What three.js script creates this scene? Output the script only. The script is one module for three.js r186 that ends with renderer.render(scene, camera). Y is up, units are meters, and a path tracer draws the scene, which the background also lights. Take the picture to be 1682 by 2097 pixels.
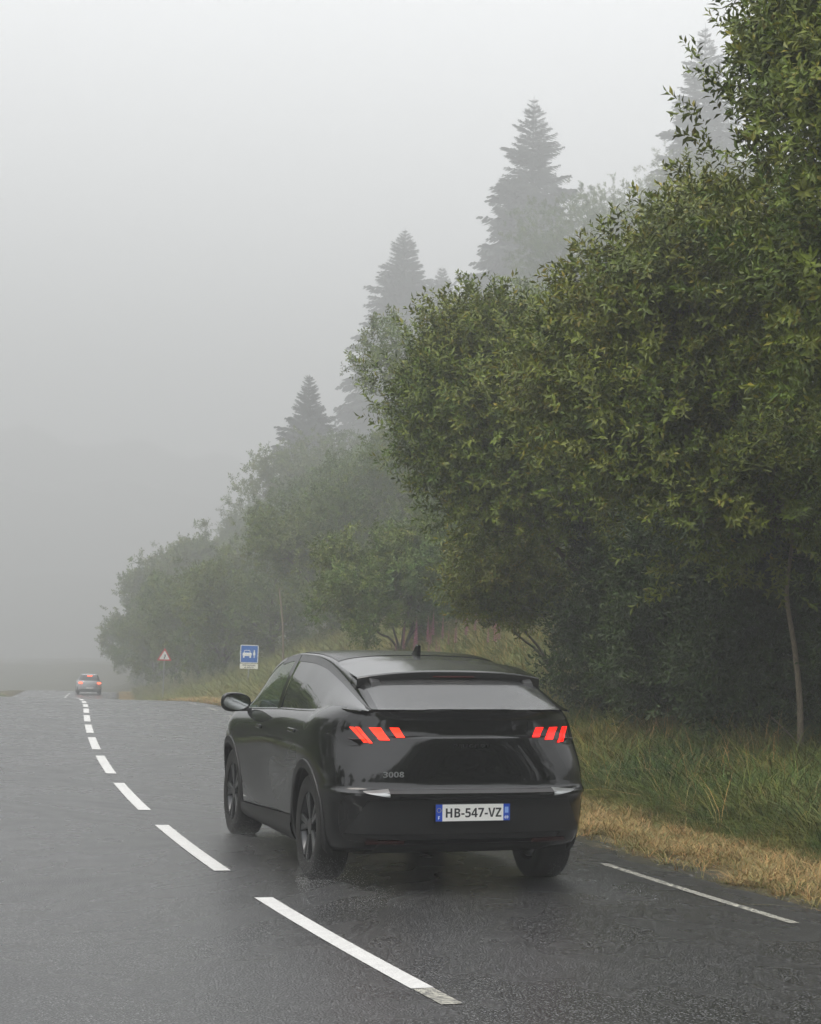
import * as THREE from 'three';
import { mergeGeometries, mergeVertices, toCreasedNormals } from 'three/addons/utils/BufferGeometryUtils.js';
import { RoundedBoxGeometry } from 'three/addons/geometries/RoundedBoxGeometry.js';
import { TextGeometry } from 'three/addons/geometries/TextGeometry.js';
import { FontLoader } from 'three/addons/loaders/FontLoader.js';
import { createNoise2D, createNoise3D } from 'simplex-noise';

// ---------------------------------------------------------------- camera, sky, sun, exposure
const scene = new THREE.Scene();
const camera = new THREE.PerspectiveCamera(31.77, 1682 / 2097, 0.1, 3000);
{
  const pitch = 0.0710, roll = 0.0328;
  const fwd = new THREE.Vector3(0, Math.sin(pitch), -Math.cos(pitch));
  const up0 = new THREE.Vector3(0, Math.cos(pitch), Math.sin(pitch));
  camera.position.set(0, 1.673, 0);
  camera.up.copy(up0.multiplyScalar(Math.cos(roll)).add(new THREE.Vector3(-Math.sin(roll), 0, 0)));
  camera.lookAt(camera.position.clone().add(fwd));
}
const renderer = new THREE.WebGLRenderer({ antialias: true });
renderer.toneMapping = THREE.LinearToneMapping;
renderer.toneMappingExposure = 3.2;
renderer.shadowMap.enabled = true;
renderer.setSize(821, 1024);
{ // an even overcast sky, brightest overhead
  const w = 64, h = 32, d = new Float32Array(w * h * 4);
  for (let j = 0; j < h; j++) for (let i = 0; i < w; i++) {
    const el = ((j + 0.5) / h - 0.5) * Math.PI, k = 0.62 + 0.38 * Math.max(0, Math.sin(el)), o = (j * w + i) * 4;
    d[o] = k * 0.99; d[o + 1] = k; d[o + 2] = k * 1.025; d[o + 3] = 1;
  }
  const t = new THREE.DataTexture(d, w, h, THREE.RGBAFormat, THREE.FloatType);
  t.mapping = THREE.EquirectangularReflectionMapping; t.magFilter = THREE.LinearFilter; t.needsUpdate = true;
  scene.background = t; scene.environment = t;
}
const sun = new THREE.DirectionalLight(0xfff6ea, 1.1);
sun.position.set(-90, 170, 15); sun.target.position.set(0, 0, -25);
sun.castShadow = true; sun.shadow.radius = 60; sun.shadow.mapSize.set(2048, 2048);
Object.assign(sun.shadow.camera, { left: -80, right: 80, top: 80, bottom: -80, near: 1, far: 500 });
scene.add(sun, sun.target);
scene.fog = new THREE.FogExp2(0xdfe2e2, 0.004);

// ---------------------------------------------------------------- helpers
function rng(seed) { let a = seed >>> 0; return () => { a |= 0; a = (a + 0x6d2b79f5) | 0; let t = Math.imul(a ^ (a >>> 15), 1 | a); t = (t + Math.imul(t ^ (t >>> 7), 61 | t)) ^ t; return ((t ^ (t >>> 14)) >>> 0) / 4294967296; }; }
const n2 = createNoise2D(rng(11)), n3 = createNoise3D(rng(12));
const fbm = (x, y, o = 4) => { let s = 0, a = 0.5; for (let i = 0; i < o; i++) { s += a * n2(x, y); x = x * 2.03 + 17.1; y = y * 2.03 - 9.2; a *= 0.5; } return s; };
const clamp = (x, a = 0, b = 1) => Math.min(b, Math.max(a, x));
const lerp = (a, b, t) => a + (b - a) * t;
const sstep = (a, b, x) => { const t = clamp((x - a) / (b - a)); return t * t * (3 - 2 * t); };
const RGB = (r, g, b) => new THREE.Color().setRGB(r, g, b);
const V3 = (x, y, z) => new THREE.Vector3(x, y, z);
function knots(list) { // smooth interpolation through [x, y] pairs (monotone-limited Hermite)
  const n = list.length, m = [];
  const sl = i => (list[i + 1][1] - list[i][1]) / (list[i + 1][0] - list[i][0]);
  for (let i = 0; i < n; i++) {
    if (i === 0) m.push(sl(0)); else if (i === n - 1) m.push(sl(n - 2));
    else { const a = sl(i - 1), b = sl(i); m.push(a * b <= 0 ? 0 : 2 * a * b / (a + b)); }
  }
  return x => {
    if (x <= list[0][0]) return list[0][1];
    if (x >= list[n - 1][0]) return list[n - 1][1];
    let i = 0; while (x > list[i + 1][0]) i++;
    const h = list[i + 1][0] - list[i][0], t = (x - list[i][0]) / h, t2 = t * t, t3 = t2 * t;
    return list[i][1] * (2 * t3 - 3 * t2 + 1) + m[i] * h * (t3 - 2 * t2 + t) + list[i + 1][1] * (3 * t2 - 2 * t3) + m[i + 1] * h * (t3 - t2);
  };
}
const taken = {};
const numbered = n => { const k = taken[n] = (taken[n] ?? -1) + 1; return k ? `${n}_${String(k).padStart(3, '0')}` : n; };
function tag(o, label, category, group, kind) { Object.assign(o.userData, { label, category }); if (group) o.userData.group = group; if (kind) o.userData.kind = kind; return o; }
function thing(name, label, category, group) { const g = new THREE.Group(); g.name = numbered(name); scene.add(g); return tag(g, label, category, group); }
function part(name, geo, mat, parent, label) { const m = new THREE.Mesh(geo, mat); m.name = name; m.castShadow = m.receiveShadow = true; if (label) m.userData.label = label; parent.add(m); return m; }
function structure(name, geo, mat, label, category) { const m = part(numbered(name), geo, mat, scene); tag(m, label, category, null, 'structure'); return m; }
const std = (o) => new THREE.MeshStandardMaterial(o);
const phys = (o) => new THREE.MeshPhysicalMaterial(o);
function dataTex(size, fn, srgb = false, rep = true) { // fn(u, v) -> [r, g, b] in 0..1
  const d = new Uint8Array(size * size * 4);
  for (let j = 0; j < size; j++) for (let i = 0; i < size; i++) { const c = fn(i / size, j / size, i, j), o = (j * size + i) * 4; d[o] = clamp(c[0]) * 255; d[o + 1] = clamp(c[1]) * 255; d[o + 2] = clamp(c[2]) * 255; d[o + 3] = 255; }
  const t = new THREE.DataTexture(d, size, size); t.magFilter = THREE.LinearFilter; t.minFilter = THREE.LinearMipmapLinearFilter; t.generateMipmaps = true;
  if (rep) t.wrapS = t.wrapT = THREE.RepeatWrapping; if (srgb) t.colorSpace = THREE.SRGBColorSpace; t.needsUpdate = true; return t;
}
// noise that tiles over [0,1)^2
const tile = (u, v, f, seed = 0) => { const a = u * Math.PI * 2, b = v * Math.PI * 2, r = f / (Math.PI * 2); return n3(Math.cos(a) * r + seed, Math.sin(a) * r + Math.cos(b) * r * 1.31, Math.sin(b) * r - seed) ; };

// ---------------------------------------------------------------- the road's course: heading (degrees left of the view axis) and height over arc length
const headingAt = knots([[-60, 40], [-12, 29.5], [0, 20.6], [5, 16.4], [10, 13.7], [15, 12], [20, 11], [25, 10.5], [30, 10.2], [35, 10.3], [40, 10.7], [45, 11.4], [50, 12.4], [55, 13.4], [65, 13.0], [80, 11.0], [100, 9.2], [130, 9], [160, 13], [200, 28], [260, 52], [420, 70]]);
const roadY = knots([[-60, 0], [15, 0], [20, -0.01], [25, -0.04], [30, -0.08], [35, -0.15], [40, -0.25], [45, -0.37], [50, -0.53], [55, -0.74], [60, -0.99], [70, -1.55], [85, -2.3], [100, -2.78], [115, -2.98], [130, -3.12], [145, -3.5], [160, -4.2], [200, -6.4], [300, -11], [420, -16]]);
const S0 = -60, S1 = 420, DS = 0.5, course = [];
{
  const N = Math.round((S1 - S0) / DS), i0 = Math.round(-S0 / DS), X = new Float64Array(N + 1), Z = new Float64Array(N + 1);
  X[i0] = 0.14; Z[i0] = 8.79;
  for (let i = i0; i < N; i++) { const h = headingAt(S0 + (i + 0.5) * DS) * Math.PI / 180; X[i + 1] = X[i] - Math.sin(h) * DS; Z[i + 1] = Z[i] + Math.cos(h) * DS; }
  for (let i = i0; i > 0; i--) { const h = headingAt(S0 + (i - 0.5) * DS) * Math.PI / 180; X[i - 1] = X[i] + Math.sin(h) * DS; Z[i - 1] = Z[i] - Math.cos(h) * DS; }
  for (let i = 0; i <= N; i++) course.push([X[i], Z[i]]);
}
// point on the road at arc length s, d metres right of the centre line; z runs towards the viewer
function onRoad(s, d, y = 0) {
  const f = clamp((s - S0) / DS, 0, course.length - 1.001), i = Math.floor(f), t = f - i, h = headingAt(s) * Math.PI / 180;
  return V3(lerp(course[i][0], course[i + 1][0], t) + Math.cos(h) * d, roadY(s) + y, -(lerp(course[i][1], course[i + 1][1], t) + Math.sin(h) * d));
}
function roadCoords(x, z) { // -> [s, d]
  const Z = -z; let b = 0, bd = 1e18;
  for (let i = 0; i < course.length; i += 8) { const a = (course[i][0] - x) ** 2 + (course[i][1] - Z) ** 2; if (a < bd) { bd = a; b = i; } }
  let lo = Math.max(0, b - 8), hi = Math.min(course.length - 1, b + 8); bd = 1e18;
  for (let i = lo; i <= hi; i++) { const a = (course[i][0] - x) ** 2 + (course[i][1] - Z) ** 2; if (a < bd) { bd = a; b = i; } }
  const s = S0 + b * DS, h = headingAt(s) * Math.PI / 180, dx = x - course[b][0], dz = Z - course[b][1];
  return [s + (-Math.sin(h) * dx + Math.cos(h) * dz), Math.cos(h) * dx + Math.sin(h) * dz];
}
// height of the land
const bankK = knots([[-60, 0.2], [0, 0.2], [10, 0.22], [20, 0.36], [28, 0.5], [60, 0.5], [130, 0.42], [420, 0.4]]);
function landY(x, z, sd) {
  const [s, d] = sd ?? roadCoords(x, z), base = roadY(s);
  let y = base - 0.035;
  if (d > 0) {
    const e = Math.max(0, d - 4.7), k = bankK(s);
    const soft = e * e / (e + 0.9);
    const run = 1 - 0.85 * sstep(150, 230, s) * sstep(-8, -40, x);
    y += run * (k * Math.min(soft, 7) + (0.30 + 0.26 * sstep(40, 80, s)) * clamp(soft - 7, 0, 60) + 0.12 * clamp(soft - 67, 0, 120));
  } else {
    const e = Math.max(0, -d - 4.2), soft = e * e / (e + 2);
    y -= 0.16 * Math.min(soft, 70);
  }
  y += 0.19 * clamp(-z - 560, 0, 700) * sstep(440, 700, -z) * (1 + 0.5 * fbm(x * 0.0045, z * 0.0045, 3)); // the mountainside beyond the valley
  const off = sstep(3.6, 7, Math.abs(d));
  y += off * (0.10 * fbm(x * 0.45, z * 0.45, 3) + 0.5 * sstep(8, 20, Math.abs(d)) * fbm(x * 0.07 + 5, z * 0.07, 3));
  if (Math.abs(d) < 3.3) y -= 0.05;
  return y;
}
// ---------------------------------------------------------------- ground, road, markings
const grassGround = dataTex(512, (u, v) => {
  const a = 0.5 + 0.5 * tile(u, v, 9, 1), b = 0.5 + 0.5 * tile(u, v, 37, 2), c = 0.5 + 0.5 * tile(u, v, 140, 3), k = 0.55 + 0.5 * c;
  return [(0.20 + 0.10 * a + 0.05 * b) * k, (0.215 + 0.07 * a + 0.06 * b) * k, (0.10 + 0.04 * a) * k];
}, true);
grassGround.repeat.set(1, 1);
{
  const axis = (lo, hi, a, b, fine, grow) => { const r = []; for (let x = a; x <= b + 1e-6; x += fine) r.push(x); for (let x = b, st = fine; x < hi;) { st *= grow; x += st; r.push(Math.min(x, hi)); } const l = []; for (let x = a, st = fine; x > lo;) { st *= grow; x -= st; l.unshift(Math.max(x, lo)); } return [...l, ...r]; };
  const xs = axis(-950, 950, -12, 10, 0.3, 1.07), zs = axis(-60, 1150, 6, 44, 0.3, 1.06), nx = xs.length, nz = zs.length;
  const pos = new Float32Array(nx * nz * 3), uv = new Float32Array(nx * nz * 2), col = new Float32Array(nx * nz * 3), idx = [];
  for (let j = 0; j < nz; j++) for (let i = 0; i < nx; i++) {
    const x = xs[i], z = -zs[j], sd = roadCoords(x, z), o = j * nx + i;
    pos.set([x, landY(x, z, sd), z], o * 3); uv.set([x / 3, z / 3], o * 2);
    const d = sd[1] + 0.25 * fbm(x * 0.8, z * 0.8, 3);
    const gr = sstep(4.1, 3.7, Math.abs(d)), dry = sstep(5.3, 4.8, Math.abs(d)) * (1 - gr);
    const g = [1, 1, 1], dr = [2.1, 1.5, 0.8], gv = [0.62, 0.55, 0.95];
    for (let c = 0; c < 3; c++) col[o * 3 + c] = (g[c] * (1 - gr - dry) + dr[c] * dry + gv[c] * gr) * (0.9 + 0.25 * fbm(x * 0.3, z * 0.3, 2));
    if (i < nx - 1 && j < nz - 1) idx.push(o, o + 1, o + nx, o + 1, o + nx + 1, o + nx);
  }
  const g = new THREE.BufferGeometry(); g.setAttribute('position', new THREE.BufferAttribute(pos, 3)); g.setAttribute('uv', new THREE.BufferAttribute(uv, 2)); g.setAttribute('color', new THREE.BufferAttribute(col, 3)); g.setIndex(idx); g.computeVertexNormals();
  structure('ground', g, std({ map: grassGround, vertexColors: true, roughness: 0.95 }), 'rough grassy ground rising beside the road into a wooded hillside', 'ground');
}
function strip(s0, s1, ds, dl, dr, y, jag = 0, nd = 1) { // ribbon along the road, uv in metres
  const pos = [], uv = [], idx = [], n = Math.max(1, Math.round((s1 - s0) / ds));
  for (let i = 0; i <= n; i++) {
    const s = lerp(s0, s1, i / n);
    for (let k = 0; k <= nd; k++) {
      let d = lerp(dl, dr, k / nd);
      if (jag && k === nd) d += jag * (fbm(s * 1.1, 3.3, 4) + 0.5 * fbm(s * 5, 9.1, 3));
      if (jag && k === 0) d -= jag * (fbm(s * 1.1, 7.7, 4) + 0.5 * fbm(s * 5, 1.1, 3));
      const p = onRoad(s, d, y); pos.push(p.x, p.y, p.z); uv.push(d, s);
    }
  }
  for (let i = 0; i < n; i++) for (let k = 0; k < nd; k++) { const o = i * (nd + 1) + k; idx.push(o, o + 1, o + nd + 1, o + 1, o + nd + 2, o + nd + 1); }
  const g = new THREE.BufferGeometry(); g.setAttribute('position', new THREE.Float32BufferAttribute(pos, 3)); g.setAttribute('uv', new THREE.Float32BufferAttribute(uv, 2)); g.setIndex(idx); g.computeVertexNormals(); return g;
}
// wet asphalt: dark binder with pale stone chips, relief of the chips, water filling the hollows
const R1 = rng(5), cells = Array.from({ length: 128 * 128 }, () => [R1(), R1(), R1(), R1()]);
function chips(u, v) { // nearest chip on a jittered 128-grid that tiles -> [distance, its tone]
  const x = u * 128, y = v * 128, i = Math.floor(x), j = Math.floor(y); let bd = 9, t = 0;
  for (let b = -1; b <= 1; b++) for (let a = -1; a <= 1; a++) { const c = cells[((j + b + 128) % 128) * 128 + ((i + a + 128) % 128)], dx = i + a + c[0] - x, dy = j + b + c[1] - y, q = dx * dx + dy * dy; if (q < bd) { bd = q; t = c[2]; } }
  return [Math.sqrt(bd), t];
}
const asphaltCol = dataTex(1024, (u, v) => { const [d, t] = chips(u, v), st = sstep(0.62, 0.3, d), k = 0.13 + st * (0.05 + 0.26 * t * t); return [k, k * 1.005, k * 1.01]; }, true);
const asphaltBump = dataTex(1024, (u, v) => { const [d, t] = chips(u, v), h = sstep(0.75, 0.15, d) * (0.45 + 0.55 * t); return [h, h, h]; });
const asphaltRough = dataTex(512, (u, v) => { const w = 0.5 + 0.5 * tile(u, v, 7, 21), x = 0.5 + 0.5 * tile(u, v, 26, 31), r = 0.20 + 0.09 * w + 0.07 * x; return [r, r, r]; });
for (const t of [asphaltCol, asphaltBump]) t.repeat.set(1 / 1.6, 1 / 1.6);
asphaltRough.repeat.set(1 / 9, 1 / 13);
const asphalt = std({ map: asphaltCol, bumpMap: asphaltBump, bumpScale: 0.0022, roughnessMap: asphaltRough, roughness: 1 });
structure('road', strip(-60, 400, 0.25, -3.45, 3.45, 0, 0.22, 8), asphalt, 'wet dark grey two lane country road curving away into the fog', 'road');

const wearTex = dataTex(512, (u, v) => { const [d, t] = chips(u * 2, v * 2), a = 0.5 + 0.5 * tile(u, v, 60, 4), b = 0.5 + 0.5 * tile(u, v, 9, 6), k = 0.86 - 0.10 * a - 0.05 * b - 0.12 * sstep(0.5, 0.8, d) * t; return [k, k, k * 0.99]; }, true);
const wornTex = dataTex(512, (u, v) => { const a = tile(u, v, 90, 4) + 0.7 * tile(u, v, 30, 9); const k = sstep(-0.5, 0.55, a); return [lerp(0.30, 0.72, k), lerp(0.30, 0.71, k), lerp(0.295, 0.66, k)]; }, true);
const paint = std({ map: wearTex, bumpMap: asphaltBump, bumpScale: 0.0015, roughness: 0.42 });
const wornPaint = std({ map: wornTex, bumpMap: asphaltBump, bumpScale: 0.002, roughness: 0.5 });
for (let k = -3; k < 30; k++) { // centre line: 3 m dashes, 1.3 m gaps
  const s0 = 0.02 + 4.3 * k, m = part(numbered('centre_dash'), strip(s0, s0 + 3, 0.25, -0.06, 0.06, 0.004), paint, scene);
  tag(m, k === 0 ? 'longest white centre line dash in front of the black car, worn at its near end' : 'white dash of the broken centre line on the wet road', 'road marking', 'centre line dashes', 'structure');
}
{ const m = part('worn_marking', strip(-0.36, 0.01, 0.1, -0.055, 0.055, 0.0035), wornPaint, scene); tag(m, 'worn old paint at the near tip of the longest centre dash', 'road marking', null, 'structure'); }
for (let k = -3; k < 22; k++) { // edge line on the right: 3 m dashes, 3.5 m gaps, much worn
  const s0 = 1.6 + 6.5 * k, m = part(numbered('edge_dash'), strip(s0, s0 + 3.02, 0.12, 3.0, 3.075, 0.004, 0), wornPaint, scene);
  tag(m, k === 0 ? 'worn white edge line dash beside the gravel, behind the black car' : 'worn white edge line dash along the right road edge', 'road marking', 'edge line dashes', 'structure');
}
// ---------------------------------------------------------------- vegetation
const UP = V3(0, 1, 0), tmpM = new THREE.Matrix4(), tmpQ = new THREE.Quaternion();
function leafAt(out, base, dir, side, L, W, fold, droop) { // one lance-shaped leaf, folded along its midrib: 4 triangles
  const n = V3().crossVectors(side, dir).normalize();
  const p = (t, s, h) => base.clone().addScaledVector(dir, t * L).addScaledVector(side, s * W).addScaledVector(n, h * L - droop * t * t * L);
  const b = p(0, 0, 0), l = p(0.5, -0.5, fold), r = p(0.5, 0.5, fold), m = p(0.52, 0, 0), t = p(1, 0, 0);
  for (const [i, j, k] of [[b, r, m], [b, m, l], [m, r, t], [m, t, l]]) for (const v of [i, j, k]) out.push(v.x, v.y, v.z);
}
function tube(points, r0, r1, sides = 5, seg = 8) { // tapered tube through points
  const c = new THREE.CatmullRomCurve3(points), pos = [], uv = [], idx = [], fr = c.computeFrenetFrames(seg), len = c.getLength();
  for (let i = 0; i <= seg; i++) { const p = c.getPointAt(i / seg), r = lerp(r0, r1, i / seg); for (let k = 0; k <= sides; k++) { const a = k / sides * Math.PI * 2; const q = p.clone().addScaledVector(fr.normals[i], Math.cos(a) * r).addScaledVector(fr.binormals[i], Math.sin(a) * r); pos.push(q.x, q.y, q.z); uv.push(k / sides * 0.3, i / seg * len); } }
  for (let i = 0; i < seg; i++) for (let k = 0; k < sides; k++) { const o = i * (sides + 1) + k; idx.push(o, o + sides + 1, o + 1, o + 1, o + sides + 1, o + sides + 2); }
  const g = new THREE.BufferGeometry(); g.setAttribute('position', new THREE.Float32BufferAttribute(pos, 3)); g.setAttribute('uv', new THREE.Float32BufferAttribute(uv, 2)); g.setIndex(idx); g.computeVertexNormals(); return g;
}
function sprigGeo(seed, n, L, W, len) { // a twig with n leaves, growing along +y
  const R = rng(seed), out = [], col = [];
  for (let i = 0; i < n; i++) {
    const t = (i + 0.6) / n, az = i * 2.4 + R() * 0.9, open = lerp(1.35, 0.55, t) + (R() - 0.5) * 0.4;
    const base = V3(0.03 * Math.sin(t * 3 + seed), t * len, 0.03 * Math.cos(t * 2.2 + seed) - 0.03);
    const dir = V3(Math.cos(az) * Math.sin(open), Math.cos(open), Math.sin(az) * Math.sin(open)).normalize();
    const side = V3().crossVectors(dir, V3(R() - 0.5, R() + 0.4, R() - 0.5)).normalize();
    const before = out.length, k = L * (0.7 + 0.5 * R());
    leafAt(out, base, dir, side, k, W * (0.8 + 0.4 * R()), 0.05 + 0.06 * R(), 0.1 + 0.25 * R());
    const tone = 0.75 + 0.5 * R(), y = R() < 0.12 ? 1.35 : 1;
    for (let q = before; q < out.length; q += 3) col.push(tone * y, tone, tone * 0.95);
  }
  const g = new THREE.BufferGeometry(); g.setAttribute('position', new THREE.Float32BufferAttribute(out, 3)); g.setAttribute('color', new THREE.Float32BufferAttribute(col, 3)); g.computeVertexNormals(); return g;
}
const leafMat = phys({ color: 0xffffff, vertexColors: true, roughness: 0.46, specularIntensity: 0.6, side: THREE.DoubleSide });
const barkTex = dataTex(256, (u, v) => { const a = 0.5 + 0.5 * tile(u, v, 14, 3), b = 0.5 + 0.5 * tile(u, v * 0.999, 60, 5), k = 0.55 + 0.4 * a * b; return [0.46 * k, 0.42 * k, 0.36 * k]; }, true);
barkTex.repeat.set(3, 1);
const bark = std({ map: barkTex, bumpMap: barkTex, bumpScale: 0.006, roughness: 0.8 });
const paleBark = std({ map: barkTex, color: RGB(2.2, 2.15, 2.0), bumpMap: barkTex, bumpScale: 0.004, roughness: 0.7 });
const SPRIGS = [sprigGeo(1, 14, 0.090, 0.034, 0.27), sprigGeo(2, 13, 0.084, 0.034, 0.28), sprigGeo(3, 15, 0.095, 0.032, 0.31)];
const CLUSTERS = [5, 6].map(seed => { // wider spray for trees farther off
  const R = rng(seed), gs = [];
  for (let i = 0; i < 5; i++) { const g = sprigGeo(seed * 10 + i, 8, 0.13, 0.055, 0.26); g.rotateX((R() - 0.5) * 1.5); g.rotateZ((R() - 0.5) * 1.5); g.translate((R() - 0.5) * 0.25, R() * 0.25, (R() - 0.5) * 0.25); gs.push(g); }
  return mergeGeometries(gs);
});
// sprigs on an uneven shell of each lobe, gathered in clumps; returns one InstancedMesh per sprig shape
function crownOf(parent, lobes, o) {
  const R = rng(o.seed), dk = o.dark ?? 1, geos = o.geos ?? SPRIGS, mats = geos.map(() => []), cols = geos.map(() => []), clumpsAt = [];
  const q = tmpQ, dir = V3(), c = new THREE.Color();
  for (const [lx, ly, lz, rx, ry, rz, n, tint] of lobes) {
    const clumps = Math.max(3, Math.round(n / (o.per ?? 14) * (o.dense ?? 1)));
    for (let k = 0; k < clumps; k++) {
      dir.set(R() * 2 - 1, R() * 2 - 1, R() * 2 - 1).normalize();
      if (dir.y < -0.35 && R() < 0.5) dir.y *= -1;
      const bump = 1 + (o.bump ?? 0.30) * n3(dir.x * 1.7 + lx, dir.y * 1.7 + ly, dir.z * 1.7 + lz), rr = Math.pow(R(), 0.45) * bump;
      const cx = lx + dir.x * rx * rr, cy = ly + dir.y * ry * rr, cz = lz + dir.z * rz * rr, cr = (o.clump ?? 0.34) * (0.7 + 0.7 * R());
      if (rr > 0.6) clumpsAt.push([V3(cx, cy, cz), V3(lx, ly, lz)]);
      const age = R(), per = Math.round(n * (o.dense ?? 1) / clumps), top = clamp(dir.y);
      for (let i = 0; i < per; i++) {
        const e = V3(R() * 2 - 1, R() * 2 - 1, R() * 2 - 1); if (e.lengthSq() > 1) e.normalize(); e.multiplyScalar(cr);
        const grow = V3(dir.x, dir.y + (o.rise ?? 0.55), dir.z).normalize().addScaledVector(V3(R() - 0.5, R() - 0.5, R() - 0.5), 1.1).normalize();
        q.setFromUnitVectors(UP, grow); const sc = (o.scale ?? 1) * (0.75 + 0.5 * R());
        const g = Math.floor(R() * geos.length);
        mats[g].push(new THREE.Matrix4().compose(V3(cx + e.x, cy + e.y, cz + e.z), q.clone().multiply(new THREE.Quaternion().setFromAxisAngle(UP, R() * 6.28)), V3(sc, sc, sc)));
        // leaf colour: young shoots yellower, clump by clump
        const y = clamp((o.yellow ?? 0.25) * (0.5 + age) + (tint ?? 0) + 0.2 * (R() - 0.5)), b = 0.8 + 0.4 * R();
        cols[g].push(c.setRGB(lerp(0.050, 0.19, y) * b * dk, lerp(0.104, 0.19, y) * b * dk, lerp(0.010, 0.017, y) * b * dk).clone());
      }
    }
  }
  geos.forEach((geo, g) => {
    if (!mats[g].length) return;
    const im = new THREE.InstancedMesh(geo, leafMat, mats[g].length); im.name = 'crown'; im.userData.kind = 'stuff'; im.castShadow = im.receiveShadow = true;
    mats[g].forEach((m, i) => { im.setMatrixAt(i, m); im.setColorAt(i, cols[g][i]); });
    parent.add(im);
  });
  return clumpsAt;
}
const jit = (R, k) => V3((R() - 0.5) * k, (R() - 0.5) * k, (R() - 0.5) * k);
// a broadleaf tree or bush: stems from the foot to its lobes, twigs out to the clumps, leaves; lobes are given in world x, height above foot, z
function broadleaf(name, label, category, group, foot, lobes, o) {
  const t = thing(name, label, category, group), R = rng(o.seed + 500), y0 = landY(foot[0], foot[1]) - 0.06;
  t.position.set(foot[0], y0, foot[1]);
  const L = lobes.map(l => [l[0] - foot[0], l[1], l[2] - foot[1], ...l.slice(3)]);
  const clumps = crownOf(t, L, o), forkY = o.fork ?? 1.2, r = o.r ?? 0.09;
  const lean = V3(0, 0, 0); for (const l of L) lean.add(V3(l[0], 0, l[2])); lean.multiplyScalar(0.25 / L.length);
  const fork = V3(lean.x, forkY, lean.z);
  const trunk = part('trunk', tube([V3(0, 0, 0), V3(lean.x * 0.3 + 0.05, forkY * 0.5, lean.z * 0.3), fork], r * 1.25, r, 8, 8), bark, t);
  for (const l of L) {
    const c = V3(l[0], l[1], l[2]), mid = fork.clone().lerp(c, 0.5).add(jit(R, 0.5)).add(V3(0, 0.1, 0)), gs = [tube([fork.clone().add(V3(0, -0.25, 0)), fork.clone().lerp(mid, 0.5).add(jit(R, 0.15)), mid, c], r * 0.62, r * 0.2, 6, 12)];
    let mine = clumps.filter(k => k[1].distanceTo(c) < 1e-6); const most = o.twigs ?? 40;
    if (mine.length > most) mine = mine.filter(() => R() < most / mine.length);
    for (const [p] of mine) { const a = mid.clone().lerp(c, 0.2 + 0.8 * R()); gs.push(tube([a, a.clone().lerp(p, 0.5).add(jit(R, 0.25)), p.clone().lerp(c, -0.05)], r * 0.13, r * 0.035, 3, 4)); }
    part('branch', mergeGeometries(gs), bark, t);
  }
  return t;
}
// ---- conifers
function frond(seed) { // a spruce branch along +z, 1 m long, hanging side twigs with needles as narrow blades
  const R = rng(seed), out = [];
  const tri = (a, b, c) => out.push(a.x, a.y, a.z, b.x, b.y, b.z, c.x, c.y, c.z);
  const axis = t => V3(0, -0.22 * t * t + 0.10 * Math.max(0, t - 0.75), t);
  for (let i = 0; i < 20; i++) {
    const t = 0.06 + 0.94 * (i + R() * 0.6) / 20, p = axis(t);
    for (const sd of [-1, 1]) {
      const len = (0.10 + 0.26 * Math.sin(Math.PI * Math.min(1, t * 0.9 + 0.1))) * (0.7 + 0.6 * R()), d = V3(sd * (0.75 + 0.2 * R()), -0.25 - 0.55 * R(), 0.45 + 0.3 * R()).normalize();
      const e = p.clone().addScaledVector(d, len), w = 0.02 + 0.012 * R(), m = p.clone().lerp(e, 0.5);
      const s = V3(0, 0.4, 1).cross(d).normalize().multiplyScalar(w), u = V3(0, w * 1.3, 0);
      tri(p, m.clone().add(s), e); tri(p, e, m.clone().sub(s)); tri(p, m.clone().add(u), e); tri(p, e, m.clone().sub(u));
    }
  }
  const q = axis(0), w = 0.02; for (let i = 0; i < 5; i++) { const a = axis(i / 5), b = axis((i + 1) / 5), k = w * (1 - i / 6); tri(a.clone().add(V3(k, 0, 0)), b, a.clone().add(V3(-k, 0, 0))); tri(a.clone().add(V3(0, k, 0)), b, a.clone().add(V3(0, -k, 0))); }
  const g = new THREE.BufferGeometry(); g.setAttribute('position', new THREE.Float32BufferAttribute(out, 3)); g.computeVertexNormals(); return g;
}
const FRONDS = [frond(1), frond(2)], needleMat = std({ color: 0xffffff, roughness: 0.7, side: THREE.DoubleSide });
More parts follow.
